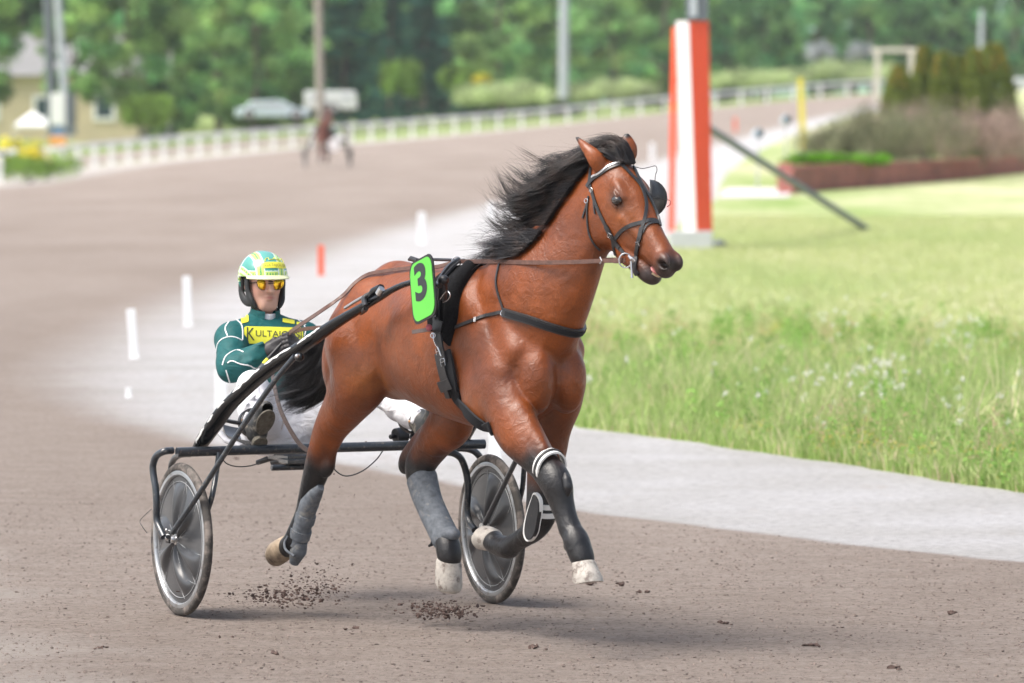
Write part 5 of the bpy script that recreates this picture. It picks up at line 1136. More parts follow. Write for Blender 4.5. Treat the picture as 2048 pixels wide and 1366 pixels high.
# wooded hill far behind
hm = MB(); hx = np.linspace(-260, 260, 60); R0 = np.array([(x, 1500, 2.0) for x in hx]); R1 = np.array([(x, 1560, 34 + 9 * math.sin(x * .02 + 1) + 4 * math.sin(x * .071)) for x in hx]); R2 = np.array([(x, 1900, 60 + 12 * math.sin(x * .015)) for x in hx])
V = np.concatenate([R0, R1, R2]); F = [(q * 60 + j, q * 60 + j + 1, (q + 1) * 60 + j + 1, (q + 1) * 60 + j) for q in range(2) for j in range(59)]
mh, n, b = newmat('distant_forest'); n.links.new(ramp(n, [(.3, (.16, .34, .24)), (.7, (.28, .48, .36))], noise(n, .08, 6, .7)), b.inputs['Base Color']); b.inputs['Roughness'].default_value = 1
tag(link('hill', npmesh('hill', V, np.array(F)), mh), kind='structure')

# ------------------------------------------------------------------ foliage
def leafmat(name, base, tr=.35):
    m = bpy.data.materials.new(name); m.use_nodes = True; n = m.node_tree; n.nodes.clear(); out = n.nodes.new('ShaderNodeOutputMaterial')
    at = n.nodes.new('ShaderNodeVertexColor'); at.layer_name = 'Col'; c = mixc(n, 1.0, at.outputs[0], base, 'MULTIPLY'); d = n.nodes.new('ShaderNodeBsdfDiffuse'); t = n.nodes.new('ShaderNodeBsdfTranslucent'); mx = n.nodes.new('ShaderNodeMixShader')
    n.links.new(c, d.inputs[0]); n.links.new(c, t.inputs[0]); mx.inputs[0].default_value = tr; n.links.new(d.outputs[0], mx.inputs[1]); n.links.new(t.outputs[0], mx.inputs[2]); n.links.new(mx.outputs[0], out.inputs[0]); return m
def leaves(P, size, g, cols, flat=.0):
    N = len(P); a = g.normal(size=(N, 3)); a /= np.linalg.norm(a, axis=1)[:, None]; b = g.normal(size=(N, 3)); b -= a * (a * b).sum(1)[:, None]; b /= np.linalg.norm(b, axis=1)[:, None]
    sz = (size * g.uniform(.6, 1.4, N))[:, None]; c = np.cross(a, b)
    V = np.stack([P - b * sz, P + c * sz * .5, P + b * sz, P - c * sz * .5], 1).reshape(-1, 3); F = np.arange(4 * N).reshape(N, 4); return V, F, np.repeat(cols, 4, 0)
def crown_mesh(name, h0, h1, rad, N, ncl, size, seed, shape='round', var=.35, csize=.22):
    g = np.random.default_rng(seed); C = []
    for _ in range(ncl):
        t = g.uniform(0, 1) ** .85; z = h0 + (h1 - h0) * t
        if shape == 'cone': r_ = rad * (1 - t) ** .8 + .15
        elif shape == 'tall': r_ = rad * (math.sin(PI * (t * .82 + .12)) ** .6)
        else: r_ = rad * math.sqrt(max(.05, 1 - (2 * t - 1) ** 2))
        a = g.uniform(0, 2 * PI); q = r_ * g.uniform(.35, 1) ** .6; C.append((q * math.cos(a), q * math.sin(a), z))
    C = np.array(C); k = g.integers(0, ncl, N); cs = rad * csize * g.uniform(.6, 1.5, ncl); o = g.normal(size=(N, 3)); o /= np.linalg.norm(o, axis=1)[:, None]; o *= (g.uniform(0, 1, N) ** .45)[:, None]
    P = C[k] + o * cs[k][:, None] * np.array([1, 1, .75]); sh = 1 + var * g.normal(size=ncl); hue = g.normal(size=ncl) * .12
    col = np.clip(sh[k] * g.uniform(.8, 1.2, N), .35, 2.0)[:, None] * np.stack([1 + hue[k], np.ones(N), 1 - hue[k] * .5], -1)
    P[:, 2] = np.maximum(P[:, 2], .02); V, F, cc = leaves(P, size, g, col); return npmesh(name, V, F, False, cc)
M['bark'] = simple('grey_brown_bark', (.16, .13, .10), .9, var=.3, bmp=.6, scale=6); M['birch'] = simple('birch_bark', (.62, .60, .56), .8, var=.25, scale=2.5, dirt=((.05, .05, .05), .33, 5))
def trunk_mesh(name, h, r_, seed, nb=7, spread=2.2):
    g = np.random.default_rng(seed); m = MB(); P = [np.array([0, 0, -.5])]
    for i in range(8): P.append(P[-1] + np.array([g.normal() * .12, g.normal() * .12, (h + .5) / 8]))
    m.tube(P, np.linspace(r_, r_ * .25, 9), 9)
    for i in range(nb):
        k = g.integers(2, 8); a = g.uniform(0, 2 * PI); p = P[k]; L = spread * g.uniform(.6, 1.1); q = p + np.array([math.cos(a) * L * .5, math.sin(a) * L * .5, L * .35]); e = p + np.array([math.cos(a) * L, math.sin(a) * L, L * .6]); m.tube([p, q, e], [r_ * .35, r_ * .2, r_ * .06], 6)
    o = m.build(name, None); me = o.data; bpy.data.objects.remove(o); return me
TL = [leafmat('birch_leaves', (.24, .40, .15)), leafmat('alder_leaves', (.17, .33, .135)), leafmat('spruce_needles', (.05, .14, .095), .1), leafmat('fresh_shrub_leaves', (.20, .32, .07))]
CM = [crown_mesh('crown', 1.6, 14, 3.4, 15000, 95, .17, 31, 'tall'), crown_mesh('crown', .8, 12, 3.6, 15000, 90, .18, 32, 'tall'), crown_mesh('crown', .3, 9, 3.2, 13000, 70, .17, 33, 'round'), crown_mesh('crown', .8, 15, 2.6, 15000, 110, .16, 34, 'cone', .25)]
TM = [trunk_mesh('trunk', 13, .20, 41), trunk_mesh('trunk', 11, .22, 42), trunk_mesh('trunk', 8, .2, 43), trunk_mesh('trunk', 14, .18, 44, 0)]
tcount = [0]
def tree(px, D, kind, leaf, s_, label, cat='tree', group=None, bark='bark', dz=0):
    nm = {0: 'birch_tree', 1: 'deciduous_tree', 2: 'leafy_tree', 3: 'spruce_tree'}[kind]; tcount[0] += 1; g = np.random.default_rng(tcount[0] * 7)
    t = thing(nm, label, cat, tuple(wpt(px, D, dz)), g.uniform(0, 6.28), group); t.scale = (s_ * g.uniform(.9, 1.15), s_ * g.uniform(.9, 1.15), s_)
    me = CM[kind]; c = bpy.data.objects.new('crown', me); COL.objects.link(c); c.parent = t
    if not me.materials: me.materials.append(TL[leaf])
    c.material_slots[0].link = 'OBJECT'; c.material_slots[0].material = TL[leaf]
    k = bpy.data.objects.new('trunk', TM[kind]); COL.objects.link(k); k.parent = t
    if not TM[kind].materials: TM[kind].materials.append(M['bark'])
    k.material_slots[0].link = 'OBJECT'; k.material_slots[0].material = M[bark]; return t
LM = [(-60, 'at the left picture edge'), (40, 'above the white tent'), (115, 'behind the two masts'), (205, 'over the house window'), (262, 'at the house corner'), (300, 'behind the bright round shrub'), (350, 'behind the pale birch trunk'), (430, 'left of the pale car'), (505, 'behind the grey straight trunk'), (560, 'above the pale car'), (605, 'between car and timber pole'), (642, 'behind the timber pole'), (690, 'above the white trailer'), (740, 'just right of the trailer'), (800, 'behind the light green sapling'), (850, 'right of the sapling'), (890, 'left of the yellow blossom bush'), (930, 'behind the small shrub'), (965, 'above the yellow blossom bush'), (1020, 'over the first grassy mound'), (1075, 'left of the central grey pole'), (1128, 'behind the central grey pole'), (1180, 'right of the central grey pole'), (1235, 'over the second grassy mound'), (1300, 'left of the orange post'), (1390, 'behind the orange post'), (1450, 'right of the orange post'), (1520, 'above the low spotlight'), (1570, 'above the taller spotlight'), (1605, 'above the yellow post'), (1650, 'behind the first pale shrub'), (1720, 'behind the second pale shrub'), (1790, 'above the timber frame'), (1850, 'above the second conifer'), (1915, 'above the middle conifers'), (1962, 'behind the thin lamp post'), (2010, 'right of the lamp post'), (2100, 'at the right picture edge')]
def where(px): return min(LM, key=lambda q: abs(q[0] - px))[1]
G1 = 'leafy trees of the wood beyond the far bend'
gt = np.random.default_rng(77)
for i, px in enumerate(np.linspace(-80, 2160, 44)):
    if 690 < px < 930: continue
    D = float(np.interp(px, C1x, C1D)) + gt.uniform(70, 130) + (30 if px < 620 else 0) + (75 if px < 290 else 0); k = int(gt.integers(0, 3)); leaf = 0 if px < 620 or 930 < px < 1330 else 1
    if px > 1380: leaf = 1
    tree(px + gt.uniform(-18, 18), D, k, leaf, gt.uniform(.85, 1.2), 'front-row leafy tree of the far wood, ' + where(px), group=G1)
for i, (px, D, s_, k) in enumerate(((-60, 318, .8, 1), (150, 325, .62, 0), (258, 322, .8, 1))):
    tree(px, D, k, 0, s_, ['leafy tree at the far left edge over the house roof', 'leafy tree hanging over the house roof right of the masts', 'leafy tree at the right end of the yellow house'][i], dz=1.5)
for i, px in enumerate(np.linspace(-100, 2150, 26)):
    D = float(np.interp(px, C1x, C1D)) + gt.uniform(150, 210); tree(px + gt.uniform(-30, 30), D, int(gt.integers(0, 3)), 1, gt.uniform(1.0, 1.3), 'rear leafy tree deep in the far wood, ' + where(px), group=G1)
for i, (px, dd, s_) in enumerate(((640, 120, .85), (695, 90, .80), (735, 110, .95), (775, 95, .85), (815, 120, 1.0), (850, 100, .80), (890, 110, .9), (925, 130, .85), (560, 140, .8), (840, 150, 1.1), (720, 150, 1.0))):
    tree(px, float(np.interp(px, C1x, C1D)) + dd, 3, 2, s_, 'dark spruce among the leafy trees, ' + where(px), group='dark spruces between the leafy trees')
# white birch trunks in front of the wood
for px, D, rr_, col, lab in ((335, 350, .16, 'birch', 'pale birch in front of the dark trees, above the bright round shrub'), (505, 360, .18, 'bark', 'grey straight tree trunk standing behind the white parked cars')):
    t = tree(px, D, 0, 0, .8, lab, bark=col)
def bushmesh(name, rx, ry, h, N, size, seed, ncl=40, var=.3):
    g = np.random.default_rng(seed); th = g.uniform(0, 2 * PI, ncl); q = g.uniform(0, 1, ncl) ** .5; C = np.stack([rx * q * np.cos(th), ry * q * np.sin(th), h * (.25 + .55 * g.uniform(0, 1, ncl) * np.sqrt(1 - q * q * .8))], -1)
    k = g.integers(0, ncl, N); o = g.normal(size=(N, 3)); o /= np.linalg.norm(o, axis=1)[:, None]; o *= (g.uniform(0, 1, N) ** .4)[:, None] * np.array([rx, ry, h]) * .28
    sh = np.clip(1 + var * g.normal(size=ncl), .4, 1.8); P = C[k] + o; P[:, 2] = np.maximum(P[:, 2], .01); V, F, cc = leaves(P, size, g, (sh[k] * g.uniform(.8, 1.2, N))[:, None] * np.ones((N, 3))); return npmesh(name, V, F, False, cc)
def bush(name, label, px, ybase, D, wpx, hpx, mat, N=5000, size=.07, seed=1, cat='shrub', group=None, ry=None, var=.3, z=None):
    s_ = FPX / D; rx = wpx / s_ / 2; h = hpx / s_; z0 = yz(px, ybase, D) if z is None else z
    t = thing(name, label, cat, (float(xw(px, D)), D, z0), 0, group); link('foliage', bushmesh(name, rx, ry or rx, h, N, size, seed, var=var), mat, t)
    m = MB(); g = np.random.default_rng(seed)
    for i in range(6): a = g.uniform(0, 6.28); m.tube([(0, 0, -.1), (math.cos(a) * rx * .3, math.sin(a) * rx * .3, h * .4), (math.cos(a) * rx * .6, math.sin(a) * rx * .6, h * .7)], [.03, .02, .008], 5)
    m.build('stems', M['bark'], t); return t
L_fr = TL[3]; L_mo = leafmat('pale_bank_grass', (.42, .50, .26)); L_yel = leafmat('yellow_blossom', (.62, .55, .05)); L_sp = leafmat('grey_olive_shrub_leaves', (.24, .25, .15)); L_pk = leafmat('pinkish_shrub_leaves', (.36, .27, .23)); L_th = leafmat('thuja_foliage', (.20, .25, .06), .2); L_lil = leafmat('lilac_blossom', (.38, .40, .42))
bush('round_shrub', 'bright green round shrub beside the yellow house wall', 296, 256, 300, 105, 78, L_fr, 6000, .09, 51)
bush('flowering_bush', 'yellow blossoming bush at the left edge behind the white fence', 36, 345, 205, 110, 75, L_yel, 2500, .06, 52, var=.5); bush('rough_bush', 'low green bush under the yellow blossoms at the left edge', 60, 360, 200, 190, 60, L_fr, 3000, .06, 53)
bush('sapling', 'light green young tree in front of the dark spruces', 800, 195, 385, 75, 95, L_fr, 5000, .12, 54, cat='young tree'); bush('sapling', 'smaller light green shrub left of the pale trunk and grassy mound', 925, 185, 385, 90, 60, L_fr, 4000, .12, 55)
bush('flowering_bush', 'small yellow blossoming bush below the leafy trees near the centre', 962, 172, 380, 40, 26, L_yel, 800, .09, 56)
bush('mound_shrub', 'wide grassy hump with pale tops behind the white fence', 1010, 212, 378, 190, 55, L_mo, 5000, .12, 57, cat='grassy mound'); bush('mound_shrub', 'grassy hump right of the pale grey pole', 1215, 205, 400, 190, 55, L_mo, 5000, .12, 58, cat='grassy mound')
bush('mound_shrub', 'low light green bank right of the orange finish post', 1500, 178, 440, 220, 42, L_mo, 5000, .12, 59, cat='grassy mound'); bush('mound_shrub', 'low light green bank below the lilac shrubs', 1690, 165, 455, 230, 48, L_mo, 5000, .12, 60, cat='grassy mound')
bush('lilac_shrub', 'pale lilac blossoming shrub in front of the dark wood at the right', 1640, 128, 462, 55, 50, L_lil, 2500, .09, 61, group=None); bush('lilac_shrub', 'faint lilac shrub just left of the pale timber frame', 1722, 122, 462, 60, 42, L_lil, 2000, .09, 62)
# ------------------------------------------------------------------ white fence round the bend
M['wpaint'] = simple('white_painted_wood', (.78, .79, .78), .6, var=.05, dirt=((.5, .5, .46), .3, 3)); M['pale'] = simple('weathered_rail', (.62, .58, .50), .7, var=.15)
fence = thing('track_fence', 'long low white fence with short posts along the outer edge of the bend', 'fence')
fpx = [-30]; 
while fpx[-1] < 1760: fpx.append(fpx[-1] + float(np.interp(fpx[-1], [0, 200, 700, 1100, 1700], [30, 34, 40, 47, 55])))
fp = []
pm = MB().box((0, 0, .55), (.20, .12, 1.1)).build('post', M['wpaint'], fence, bevel=.01)
for i, px in enumerate(fpx):
    p = wpt(px, float(np.interp(px, C1x, C1D)) + 2.0); fp.append(p); o = pm if i == 0 else pm.copy()
    if i: COL.objects.link(o)
    o.parent = fence; o.location = tuple(p)
fp = np.array(fp); MB().ribbon(fp + [0, -.08, .98], [np.array([0, -1, 0])] * len(fp), .20, .04).build('rail', M['wpaint'], fence); MB().ribbon(fp + [0, -.08, .55], [np.array([0, -1, 0])] * len(fp), .10, .04).build('rail', M['pale'], fence)
# ------------------------------------------------------------------ house, tent, cabinets, poles at the left
def hxz(px, y, D): return np.array([float(xw(px, D)), D, yz(px, y, D)])
M['ywall'] = simple('pale_yellow_render', (.52, .44, .30), .85, var=.08, scale=1.2); M['roofm'] = simple('grey_tile_roof', (.22, .22, .22), .8, var=.15, scale=1.5); M['dkglass'] = simple('dark_window_glass', (.03, .06, .07), .1)
house = thing('house', 'pale yellow house with grey roof and white-framed windows behind the trees at left', 'house'); HD_ = 345.
a, b = hxz(-330, 262, HD_), hxz(276, 262, HD_); zt_ = yz(0, 148, HD_); zr = yz(0, 68, HD_); w_ = b[0] - a[0]; cx_ = (a[0] + b[0]) / 2
MB().box((cx_, HD_ + 4.5, (a[2] - 1.5 + zt_) / 2), (w_, 9, zt_ - a[2] + 1.5)).build('wall', M['ywall'], house)
m = MB(); x0, x1 = a[0] - .5, b[0] + .5; m.add([(x0, HD_ - .6, zt_ - .1), (x1, HD_ - .6, zt_ - .1), (x1, HD_ + 9.6, zt_ - .1), (x0, HD_ + 9.6, zt_ - .1), (x0 + 1.5, HD_ + 4.5, zr), (x1 - 1.5, HD_ + 4.5, zr)], [(0, 1, 5, 4), (1, 2, 5), (2, 3, 4, 5), (3, 0, 4), (3, 2, 1, 0)]); m.build('roof', M['roofm'], house, smooth=False)
for (l_, r_, t_, bt) in ((186, 232, 180, 242), (66, 108, 190, 240), (-40, 0, 185, 242)):
    A0, B0 = hxz(l_, t_, HD_ - .05), hxz(r_, bt, HD_ - .05); cw = (A0 + B0) / 2; ww, hh = B0[0] - A0[0], A0[2] - B0[2]
    fr = MB().box(cw + [0, 0, hh / 2 - .1], (ww, .12, .2)).box(cw + [0, 0, -hh / 2 + .1], (ww, .12, .2)).box(cw + [ww / 2 - .1, 0, 0], (.2, .116, hh - .42)).box(cw + [-ww / 2 + .1, 0, 0], (.2, .116, hh - .42)).build('window', M['wpaint'], house, smooth=False)
    MB().box(cw + [0, .02, 0], (ww - .4, .05, hh - .4)).build('pane', M['dkglass'], fr, smooth=False)
tent = thing('garden_tent', 'white peaked canopy tent on thin legs in front of the yellow house', 'tent'); TD = 300.; tp = hxz(66, 222, TD); te = [hxz(28, 250, TD - 1), hxz(104, 250, TD - 1), hxz(112, 250, TD + 1.5), hxz(36, 250, TD + 1.5)]
m = MB(); m.add([tp] + te + [q - [0, 0, .12] for q in te], [(0, 1, 2), (0, 2, 3), (0, 3, 4), (0, 4, 1), (1, 5, 6, 2), (2, 6, 7, 3), (3, 7, 8, 4), (4, 8, 5, 1)]); m.build('canopy', M['wpaint'], tent, smooth=False)
for q in te: MB().tube([q, q - [0, 0, 1.6]], .03, 6).build('leg', M['pale'], tent)
M['dkpole'] = simple('dark_grey_mast', (.12, .14, .16), .6); M['ltpole'] = simple('light_grey_mast', (.42, .46, .50), .5); M['wdpole'] = simple('grey_timber_pole', (.30, .27, .23), .85)
def pole(name, label, px0, y0, px1, y1, D, wpx, mat, cat='pole'):
    t = hxz(px0, y0, D); b_ = hxz(px1, y1, D) - [0, 0, .4]; r_ = wpx * D / FPX / 2; t = t + (t - b_) * .12; loc = b_.copy(); o = MB().tube([b_ - loc, (b_ + t) / 2 - loc, t - loc], [r_ * 1.05, r_, r_ * .92], 12).build(name, mat, None, loc=tuple(loc)); return tag(o, label, cat)
pole('mast', 'dark grey tall mast, left one of the pair before the house', 97, 0, 106, 262, 292, 20, M['dkpole'], 'mast'); pole('mast', 'light blue-grey mast leaning slightly beside the darker mast', 117, 0, 136, 262, 290, 15, M['ltpole'], 'mast')
pole('utility_pole', 'brownish grey timber pole above the distant horse', 637, 0, 642, 228, 318, 17, M['wdpole']); pole('utility_pole', 'pale grey pole rising from the grassy mounds near the centre', 1128, 0, 1127, 185, 395, 19, M['ltpole'])
pole('lamp_post', 'thin pale grey lamp post against the dark wood at the right', 1962, 30, 1960, 105, 420, 9, M['ltpole'])
cab = thing('electric_cabinet', 'white box cabinet on a blue foot beside the masts', 'cabinet'); q0, q1 = hxz(103, 186, 285), hxz(131, 250, 285); cc_ = (q0 + q1) / 2
MB().box(cc_, (q1[0] - q0[0], .5, q0[2] - q1[2])).build('housing', M['wpaint'], cab, bevel=.03, smooth=False); MB().box(hxz(117, 262, 285) + [0, .05, 0], (.5, .35, .62)).build('foot', simple('blue_foot', (.2, .3, .5), .6), cab, smooth=False)
cb2 = thing('dark_cabinet', 'dark narrow cabinet right of the white box', 'cabinet'); MB().box(hxz(141, 225, 288), (.42, .4, 1.75)).build('housing', M['dkpole'], cb2, bevel=.03, smooth=False); MB().box(hxz(141, 262, 288), (.6, .5, .35)).build('foot', M['dkpole'], cb2, smooth=False)
sg_ = thing('orange_sign', 'small orange board low in front of the masts', 'sign'); MB().box(hxz(116, 281, 262), (.75, .05, .40)).build('board', simple('orange_board', (.75, .36, .08), .5), sg_, smooth=False, bevel=.01)
for dx in (-.25, .25): MB().box(hxz(116, 294, 262) + [dx, .04, 0], (.06, .04, .5)).build('leg', M['pale'], sg_, smooth=False)
# parked car and trailer
def car(name, label, px, y, D, L, hgt, mat, cat, boxy=False):
    t = thing(name, label, cat, tuple(hxz(px, y, D)), R(4)); m = MB(); pr = [(-.5, .18), (-.5, .55), (-.40, .60), (-.27, .95), (.12, 1.0), (.30, .62), (.48, .55), (.5, .2)] if not boxy else [(-.5, .22), (-.5, .96), (-.47, 1.0), (.42, 1.0), (.47, .93), (.5, .22)]
    rs = []
    for y_, k in ((-.85, .94), (-.78, 1), (.78, 1), (.85, .94)): rs.append(np.array([(x * L, y_, z * hgt * (k if z > .5 else 1)) for x, z in pr]))
    m.rings(rs); m.build('body', mat, t, bevel=.05)
    if not boxy:
        m = MB(); m.rings([np.array([(x * L, y_, z * hgt) for x, z in ((-.36, .62), (-.25, .90), (.10, .94), (.25, .64))]) for y_ in (-.87, -.80)]); m.build('window', M['ltpole'], t)
    else:
        for wx in (-.3, .28): MB().box((wx * L, -.86, .72 * hgt), (.12 * L, .04, .16 * hgt)).build('window', M['ltpole'], t, smooth=False)
    for wx in ((-.32, .32) if not boxy else (-.08, .06)):
        for wy in (-.78, .78): wh_ = MB().lathe([(.001, -.1), (.2, -.1), (.31, -.08), (.33, 0), (.31, .08), (.001, .1)], (wx * L, wy, .33), (0, 1, 0), 20).build('wheel', M['shell'], t); MB().lathe([(.001, -.115), (.18, -.115), (.19, -.10)], (wx * L, wy, .33), (0, 1, 0), 16).build('rim', M['alu'], wh_)
    return t
M['carp'] = simple('pale_blue_white_car_paint', (.50, .60, .66), .4, coat=.5, var=.03); M['carw'] = simple('white_trailer_panels', (.62, .64, .63), .5, var=.04)
car('parked_car', 'pale blue-white car parked beyond the fence left of the timber pole', 545, 240, 345, 4.3, 1.15, M['carp'], 'car'); car('trailer', 'white flat-roofed trailer parked right of the timber pole', 662, 228, 350, 3.1, 1.35, M['carw'], 'trailer', True)
car('parked_car', 'white vehicle just visible at the right edge behind the conifers', 2052, 186, 330, 2.6, .85, M['carw'], 'car')
# ------------------------------------------------------------------ finish post with stay
M['orange'] = simple('orange_red_paint', (.80, .085, .030), .38, var=.06, coat=.3, dirt=((.60, .24, .16), .30, 3)); M['wpanel'] = simple('white_post_panel', (.80, .78, .78), .45, var=.03); M['conc'] = simple('pale_concrete', (.50, .52, .54), .85, var=.1, bmp=.2); M['stay'] = simple('blue_grey_stay_tube', (.06, .085, .13), .4)
fpst = thing('finish_post', 'tall orange and white finish post on a concrete foot at the inner rail', 'post'); FD = 94.
b0 = hxz(1382, 505, FD); MB().box(b0 + [0, .3, .14], (.68, .68, .40)).build('foot', M['conc'], fpst, bevel=.015, smooth=False)
def prism(pl, pt, y0, y1, name, mat, D0, dep):
    B = [hxz(p, y1, D0 + d) for p, d in pl]; T_ = [hxz(p, y0, D0 + d) for p, d in pt]; return MB().rings([np.array(B), np.array(T_)]).build(name, mat, fpst, smooth=False)
prism([(1367, .10), (1392, 0), (1392.5, .45), (1370, .45)], [(1351, .10), (1377, 0), (1378, .45), (1355, .45)], 42, 466, 'white_panel', M['wpanel'], FD, .4)
prism([(1393, 0), (1425, .16), (1424, .45), (1393.5, .45)], [(1378, 0), (1417, .16), (1415, .45), (1379, .45)], 42, 466, 'orange_panel', M['orange'], FD, .4)
prism([(1336, .3), (1349, .25), (1349, .45), (1337, .45)], [(1343, .3), (1354, .25), (1354, .45), (1344, .45)], 55, 466, 'orange_rail', M['orange'], FD, .1)
prism([(1371, .0), (1415, 0), (1413, .42), (1372, .42)], [(1369, 0), (1418, 0), (1416, .42), (1370, .42)], -60, 41, 'top_housing', M['dkpole'], FD, .1)
prism([(1378, -.03), (1394, -.03), (1394, -.005), (1378, -.005)], [(1378, -.03), (1394, -.03), (1394, -.005), (1378, -.005)], -60, 34, 'housing_strip', M['ltpole'], FD, .1)
MB().tube([hxz(1398, 244, FD + .2), hxz(1733, 458, 107.5)], .062, 10).build('stay', M['stay'], fpst); MB().tube([hxz(1404, 246, FD + .6), hxz(1600, 372, 103), hxz(1733, 458, 107.8)], .022, 8).build('stay', M['stay'], fpst)
fl = thing('floodlight', 'small dark floodlight on the grass beside the concrete foot of the post', 'floodlight'); p_ = hxz(1438, 490, 95.5); MB().ball(p_, (.13, .1, .09)).build('head', M['dkpole'], fl); MB().box(p_ - [0, 0, .09], (.16, .1, .10)).build('bracket', M['ltpole'], fl, smooth=False, bevel=.01)
# spotlights by the path, yellow post, timber frame
for px, yt, yb, D, lab in ((1515, 268, 388, 148, 'lower grey spotlight on a thin stand, nearer the orange post'), (1571, 240, 345, 160, 'taller grey spotlight on a thin stand, nearer the yellow post')):
    s_ = thing('spotlight', lab, 'spotlight'); a_, b_ = hxz(px, yt, D), hxz(px, yb, D); MB().tube([b_ - [0, 0, .2], a_], .022, 8).build('stand', M['ltpole'], s_); MB().lathe([(.001, -.12), (.10, -.12), (.14, .02), (.13, .10), (.001, .12)], a_, (.5, -1, .2), 20).build('head', M['carp'], s_); MB().lathe([(.001, .125), (.10, .122)], a_, (.5, -1, .2), 16).build('lens', M['dkglass'], s_)
yp = thing('marker_post', 'slim yellow post left of the clipped conifers', 'post'); a_, b_ = hxz(1600, 156, 165), hxz(1607, 300, 165); MB().tube([b_, a_], [.11, .10], 4, up=(1, 1, 0)).build('shaft', simple('yellow_paint', (.78, .66, .06), .5), yp, smooth=False); MB().box(b_ - [0, 0, .06], (.3, .3, .12)).build('foot', M['conc'], yp, smooth=False)
fr = thing('timber_frame', 'pale timber gate frame left of the conifers', 'frame'); D = 215.
for px in (1754, 1822): a_, b_ = hxz(px, 103, D), hxz(px, 205, D); MB().box((a_ + b_) / 2, (.19, .19, a_[2] - b_[2])).build('post', M['pale'], fr, bevel=.02, smooth=False)
a_, b_ = hxz(1742, 103, D), hxz(1834, 98, D); MB().box((a_ + b_) / 2, (b_[0] - a_[0], .17, .15)).build('crossbar', M['pale'], fr, bevel=.02, smooth=False)
# ------------------------------------------------------------------ brick planting bed
def brickmat():
    m, n, b = newmat('old_red_brick'); br = n.nodes.new('ShaderNodeTexBrick'); br.inputs['Scale'].default_value = 3.5; br.inputs['Color1'].default_value = (.42, .13, .10, 1); br.inputs['Color2'].default_value = (.28, .085, .07, 1); br.inputs['Mortar'].default_value = (.22, .19, .18, 1)
    tc = n.nodes.new('ShaderNodeTexCoord'); mp = n.nodes.new('ShaderNodeMapping'); mp.inputs['Rotation'].default_value = (PI / 2, 0, 0); n.links.new(tc.outputs['Object'], mp.inputs[0]); n.links.new(mp.outputs[0], br.inputs[0])
    n.links.new(mixc(n, .6, br.outputs[0], ramp(n, [(.3, (.6, .6, .6)), (.7, (1.3, 1.2, 1.2))], noise(n, 1.5, 5)), 'MULTIPLY'), b.inputs['Base Color']); b.inputs['Roughness'].default_value = .9; return m
bed = thing('brick_bed', 'long low red-brown brick wall round the raised planting bed', 'planting bed'); wl = []
for px, y, D in ((1680, 352, 190), (1600, 372, 168), (1566, 391, 147), (1620, 388, 149), (1750, 380, 155), (1900, 370, 164), (2048, 360, 175), (2300, 346, 195)): wl.append((float(xw(px, D)), D))
wl = spline(np.array(wl), 6); WT = .66; rs = []
for i in range(len(wl)):
    t = unit(wl[min(i + 1, len(wl) - 1)] - wl[max(i - 1, 0)]); nn = np.array([t[1], -t[0]]) * .15; rs.append(np.array([(*(wl[i] - nn), -.5), (*(wl[i] + nn), -.5), (*(wl[i] + nn), WT + .06), (*(wl[i] - nn), WT + .06)]))
MB().rings(rs).build('wall', brickmat(), bed, smooth=False)
back = wl[::-1] + np.array([3, 22.]); V = [(*p, WT) for p in wl[3:]] + [(*p, WT) for p in (wl[-1] + [4, 30], wl[0] + [2, 30])]
m = MB(); m.add(V, [tuple(range(len(V)))[::-1]]); m.build('soil', simple('planting_soil', (.15, .18, .07), .95, var=.3), bed, smooth=False)
gb_ = np.random.default_rng(5); k = 0
for px, D, w__, h__, mt_, lab in ((1660, 157, 130, 104, L_sp, 'leftmost grey-olive mounded shrub on the brick bed'), (1740, 159, 160, 128, L_sp, 'grey-olive mounded shrub second from the left on the brick bed'), (1850, 161, 200, 136, L_sp, 'largest grey-olive mounded shrub on the brick bed'), (1900, 170, 230, 142, L_pk, 'pinkish brown shrub rising behind the olive mounds'), (1965, 164, 170, 112, L_pk, 'pinkish shrub in front of the rightmost conifer'), (2045, 168, 170, 130, L_pk, 'brownish pink shrub cut by the right edge'), (1770, 168, 170, 128, L_pk, 'pinkish shrub under the smallest conifer')):
    k += 1; bush('mounded_shrub', lab, px, 0, D, w__, h__, mt_, 6500, .035, 80 + k, z=WT - .05, ry=1.1, var=.28)
for px, w__, lab in ((1625, 130, 'bright green low plants at the left end of the bed'), (1720, 120, 'thin row of green plants along the top of the brick wall')): bush('bed_plants', lab, px, 0, 153.5, w__, 30, leafmat('fresh_bed_leaves', (.16, .38, .03)), 2500, .035, 95 + w__, z=WT - .02, ry=.5, cat='plants')
def conifer(px, ytop, D, wpx, seed, lab):
    t = thing('clipped_conifer', lab, 'conifer', (float(xw(px, D)), D, WT - .1), 0, None); h = yz(px, ytop, D) - WT + .1; r_ = wpx * D / FPX / 2 * 1.22; g = np.random.default_rng(seed); N = 10000; u = g.uniform(0, 1, N); th = g.uniform(0, 2 * PI, N); prof = np.sin(PI * (.28 + .68 * u)) ** .55; rr = r_ * prof * (1 + .10 * np.sin(th * 5 + u * 9 + seed)) * g.uniform(.75, 1.05, N) ** .5
    P = np.stack([rr * np.cos(th), rr * np.sin(th), u * h], -1); col = (g.uniform(.65, 1.35, N))[:, None] * np.ones((N, 3)); br = (u > .78) & (g.random(N) < .30) & (np.sin(th * 2 + seed) > 0); col[br] *= np.array([2.2, 1.15, 1.1]); V, F, cc = leaves(P, .06, g, col); link('foliage', npmesh('foliage', V, F, False, cc), L_th, t); MB().tube([(0, 0, -.1), (0, 0, h * .8)], [.05, .02], 6).build('trunk', M['bark'], t)
